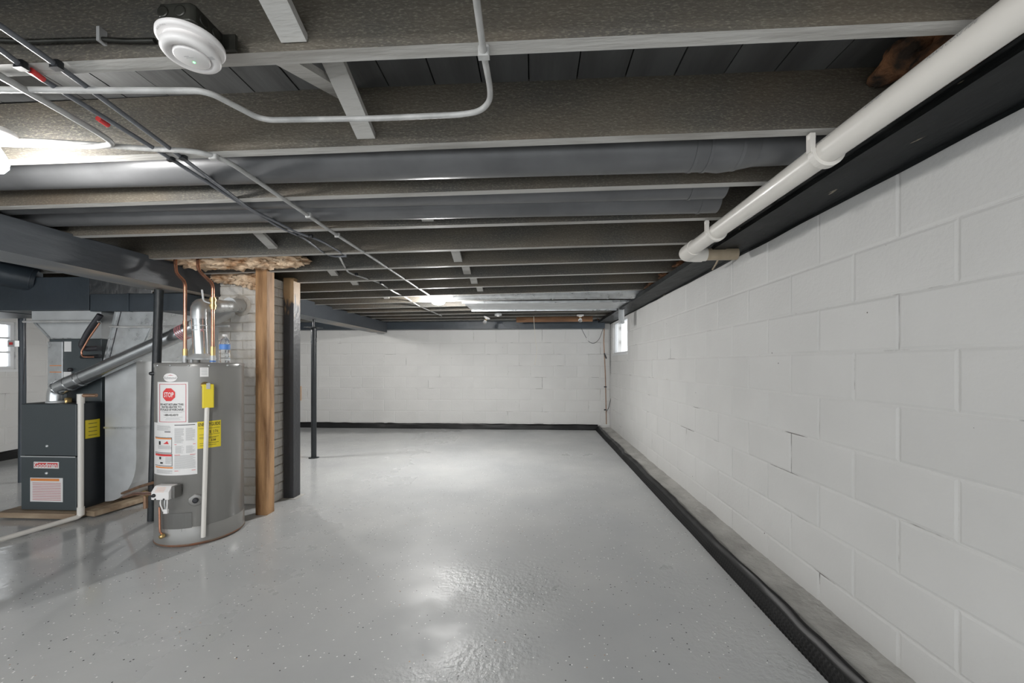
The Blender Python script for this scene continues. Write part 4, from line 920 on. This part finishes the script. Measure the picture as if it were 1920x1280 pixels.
# supply plenum (flares upward)
sp = empty('supply_plenum', (-3.64, 2.975, 1.349)); tag(sp, 'galvanised sheet plenum flaring up from the coil cabinet to the black trunk', 'duct')
xl = (at_y(64, 600, 2.975) - Vector(sp.location)).x
b = B(); V = [(-wx, 0, 0), (wx, 0, 0), (wx, .46, 0), (-wx, .46, 0), (xl - .02, 0, .14), (wx + .0, 0, .14), (wx, .46, .14), (xl - .02, .46, .14), (xl - .02, 0, .222), (wx, 0, .222), (wx, .46, .222), (xl - .02, .46, .222)]
b.add(V, [(0, 1, 5, 4), (1, 2, 6, 5), (2, 3, 7, 6), (3, 0, 4, 7), (4, 5, 9, 8), (5, 6, 10, 9), (6, 7, 11, 10), (7, 4, 8, 11), (3, 2, 1, 0), (8, 9, 10, 11)]); b.build('sheet', 'galvd', sp)
B().bar((-wx + .02, -.004, 0.0), (xl + .0, -.004, .14), .012, .012).build('folded_seam', 'galv', sp); B().box(xl - .02, wx, -.006, 0, .135, .145).build('folded_seam', 'galv', sp); B().box(-wx, wx, -.006, 0, 0.0, .008).build('folded_seam', 'galv', sp)
# trunk ducts, black
t = empty('trunk_duct', (-4.6, 3.2, 1.573)); tag(t, 'flat black painted trunk duct on top of the plenum at the left', 'duct')
B().box(-1.7, 1.12, -.26, .26, 0, .26).build('duct_body', 'bluegrey', t, bevel=.004); B().box(.3, .32, -.265, .265, -.004, .264).build('joint_strip', 'bluegrey', t)
t = empty('trunk_duct', (-3.1, 3.2, 1.56)); tag(t, 'short black trunk duct above the slanted return duct, under the girder', 'duct')
B().box(-.36, .42, -.27, .24, 0, .135).build('duct_body', 'bluegrey', t, bevel=.004); B().box(-.05, -.035, -.275, .245, -.004, .139).build('joint_strip', 'bluegrey', t)
a = at_y(-90, 492, 2.72); c = at_y(72, 526, 3.0)
t = empty('branch_duct', a); tag(t, 'black round branch duct ending left of the girder, above the trunk', 'duct')
dv = c - a; B().tube([Vector((0, 0, 0)), dv * .95, dv], [.10, .10, .094], 36).build('duct_pipe', 'bluegrey', t); B().tube([dv * .93, dv * .945], .103, 36).build('seam_bead', 'bluegrey', t)
# return duct: rounded boot below, slanted neck above
rt = empty('return_duct', (-3.245, 2.96, .07)); tag(rt, 'galvanised return duct with a rounded bottom corner, between furnace and water heater', 'duct')
ra = .24; xL_, xR_ = -.125, .135
prof = [(xL_, 0), (xR_ - ra, 0)] + [(xR_ - ra + ra * math.sin(PI / 2 * k / 8), ra * 1.35 - ra * 1.35 * math.cos(PI / 2 * k / 8)) for k in range(1, 9)] + [(xR_, .575), (xL_, .575)]
n = len(prof); b = B(); b.add([(x_, y_, z_) for y_ in (0, .42) for x_, z_ in prof], [tuple(range(n)), tuple(range(n, 2 * n))[::-1]])
b.add([(x_, y_, z_) for y_ in (0, .42) for x_, z_ in prof], [(i, n + i, n + (i + 1) % n, (i + 1) % n) for i in range(n)]); b.build('boot', 'galvd', rt)
B().box(xL_, xR_, 0.0, .42, .582, 1.10).build('riser', 'galvd', rt); B().box(xL_ - .006, xR_ + .006, -.006, .426, .572, .586).build('drive_cleat', 'galv', rt)
b = B(); V = [(xL_, 0, 1.10), (xR_, 0, 1.10), (xR_, .42, 1.10), (xL_, .42, 1.10), (-.03, 0, 1.488), (.33, 0, 1.488), (.33, .42, 1.488), (-.03, .42, 1.488)]
b.add(V, [(0, 1, 5, 4), (1, 2, 6, 5), (2, 3, 7, 6), (3, 0, 4, 7), (3, 2, 1, 0), (4, 5, 6, 7)]); b.build('slanted_neck', 'galv', rt)
B().bar((xL_ + .0, -.004, 1.10), (-.03, -.004, 1.488), .014, .008, up=(0, 1, 0)).build('folded_seam', 'galv', rt); B().bar((xR_ - .01, -.004, 1.10), (.31, -.004, 1.488), .012, .008, up=(0, 1, 0)).build('folded_seam', 'galv', rt)
B().bar((xL_ + .035, -.002, 1.10), (.01, -.002, 1.488), .003, .004, up=(0, 1, 0)).build('wire', 'cable', rt)
B().box(xL_ - .02, xL_, .06, .36, .02, .37).build('side_collar', 'galv', rt)
# refrigerant lines and thin pipes
def yline(name, pts, y, r, m, label, cat='pipe', rad=.04):
    P = [at_y(u, v, y) for u, v in pts]; t = empty(name, P[0]); tag(t, label, cat); B().tube(fillet([p - P[0] for p in P], rad), r, 12).build('tube', m, t); return t
yline('insulated_line', [(188, 590), (165, 622), (152, 648), (160, 654), (186, 652)], 2.90, .020, 'cable', 'thick black insulated refrigerant line curving beside the coil cabinet')
yline('insulated_line', [(153, 669), (172, 668), (188, 667)], 2.92, .014, 'clamp', 'short dark refrigerant stub below the curved insulated line')
yline('copper_tube', [(187, 605), (168, 632), (152, 660), (155, 669), (175, 669)], 2.87, .006, 'copper', 'thin copper refrigerant tube beside the black insulated line')
yline('thin_pipe', [(44, 603), (185, 602)], 2.90, .009, 'conduit', 'thin grey pipe crossing in front of the plenum')
yline('thin_pipe', [(206, 612), (235, 613), (430, 611)], 2.945, .009, 'conduit', 'thin grey pipe crossing in front of the slanted return duct')
yline('wall_conduit', [(41, 596), (42, 720), (41, 905)], 3.62, .026, 'bluegrey', 'slim grey-green standpipe left of the furnace', cat='pipe')
p = at_y(27, 644, 3.58); t = empty('switch_box', p); tag(t, 'small grey switch box on the standpipe before the left window', 'electrical box'); B().box(-.045, .03, -.02, .03, -.03, .03).build('box_shell', 'galvd', t, bevel=.004); B().box(-.02, .01, -.026, -.02, -.012, .012).build('switch_plate', 'red', t)
yline('hanging_wire', [(46, 603), (48, 640), (45, 700), (44, 720)], 3.5, .004, 'cable', 'thin dark wire hanging beside the standpipe', cat='wire')
# white condensate drain
P = [Vector((-3.325, 2.755, .93)), Vector((-3.325, 2.755, .032)), Vector((-3.43, 2.38, .02)), Vector((-3.50, 1.5, .02))]
ct = empty('condensate_drain', P[0]); tag(ct, 'white plastic condensate pipe down the furnace front and out across the floor', 'pipe')
B().tube(fillet([p - P[0] for p in P], .03), .0165, 18).build('tube', 'pvc', ct)
B().tube([(0, 0, .0), (0, 0, -.07)], .021, 18).build('collar', 'pvc', ct); B().tube([(0, 0, -.83), (0, 0, -.89)], .021, 18).build('elbow', 'pvc', ct)
B().tube([(0, 0, -.012), (.10, .02, -.012)], .013, 14).build('side_stub', 'oldcopper', ct)
# boards under the furnace
tag(B().box(-3.98, -3.36, 2.745, 3.46, .012, .050).build('plywood_board', 'board', bevel=.003), 'flat wooden board on the floor under the furnace', 'board')
a = Vector((-3.30, 2.82, .022)); c = Vector((-3.16, 3.42, .022))
tag(B().bar((-3.305, 2.80, .034), (-3.17, 3.60, .034), .085, .038).build('floor_timber', 'board', bevel=.003), 'loose timber on the floor beneath the rounded return duct', 'board')
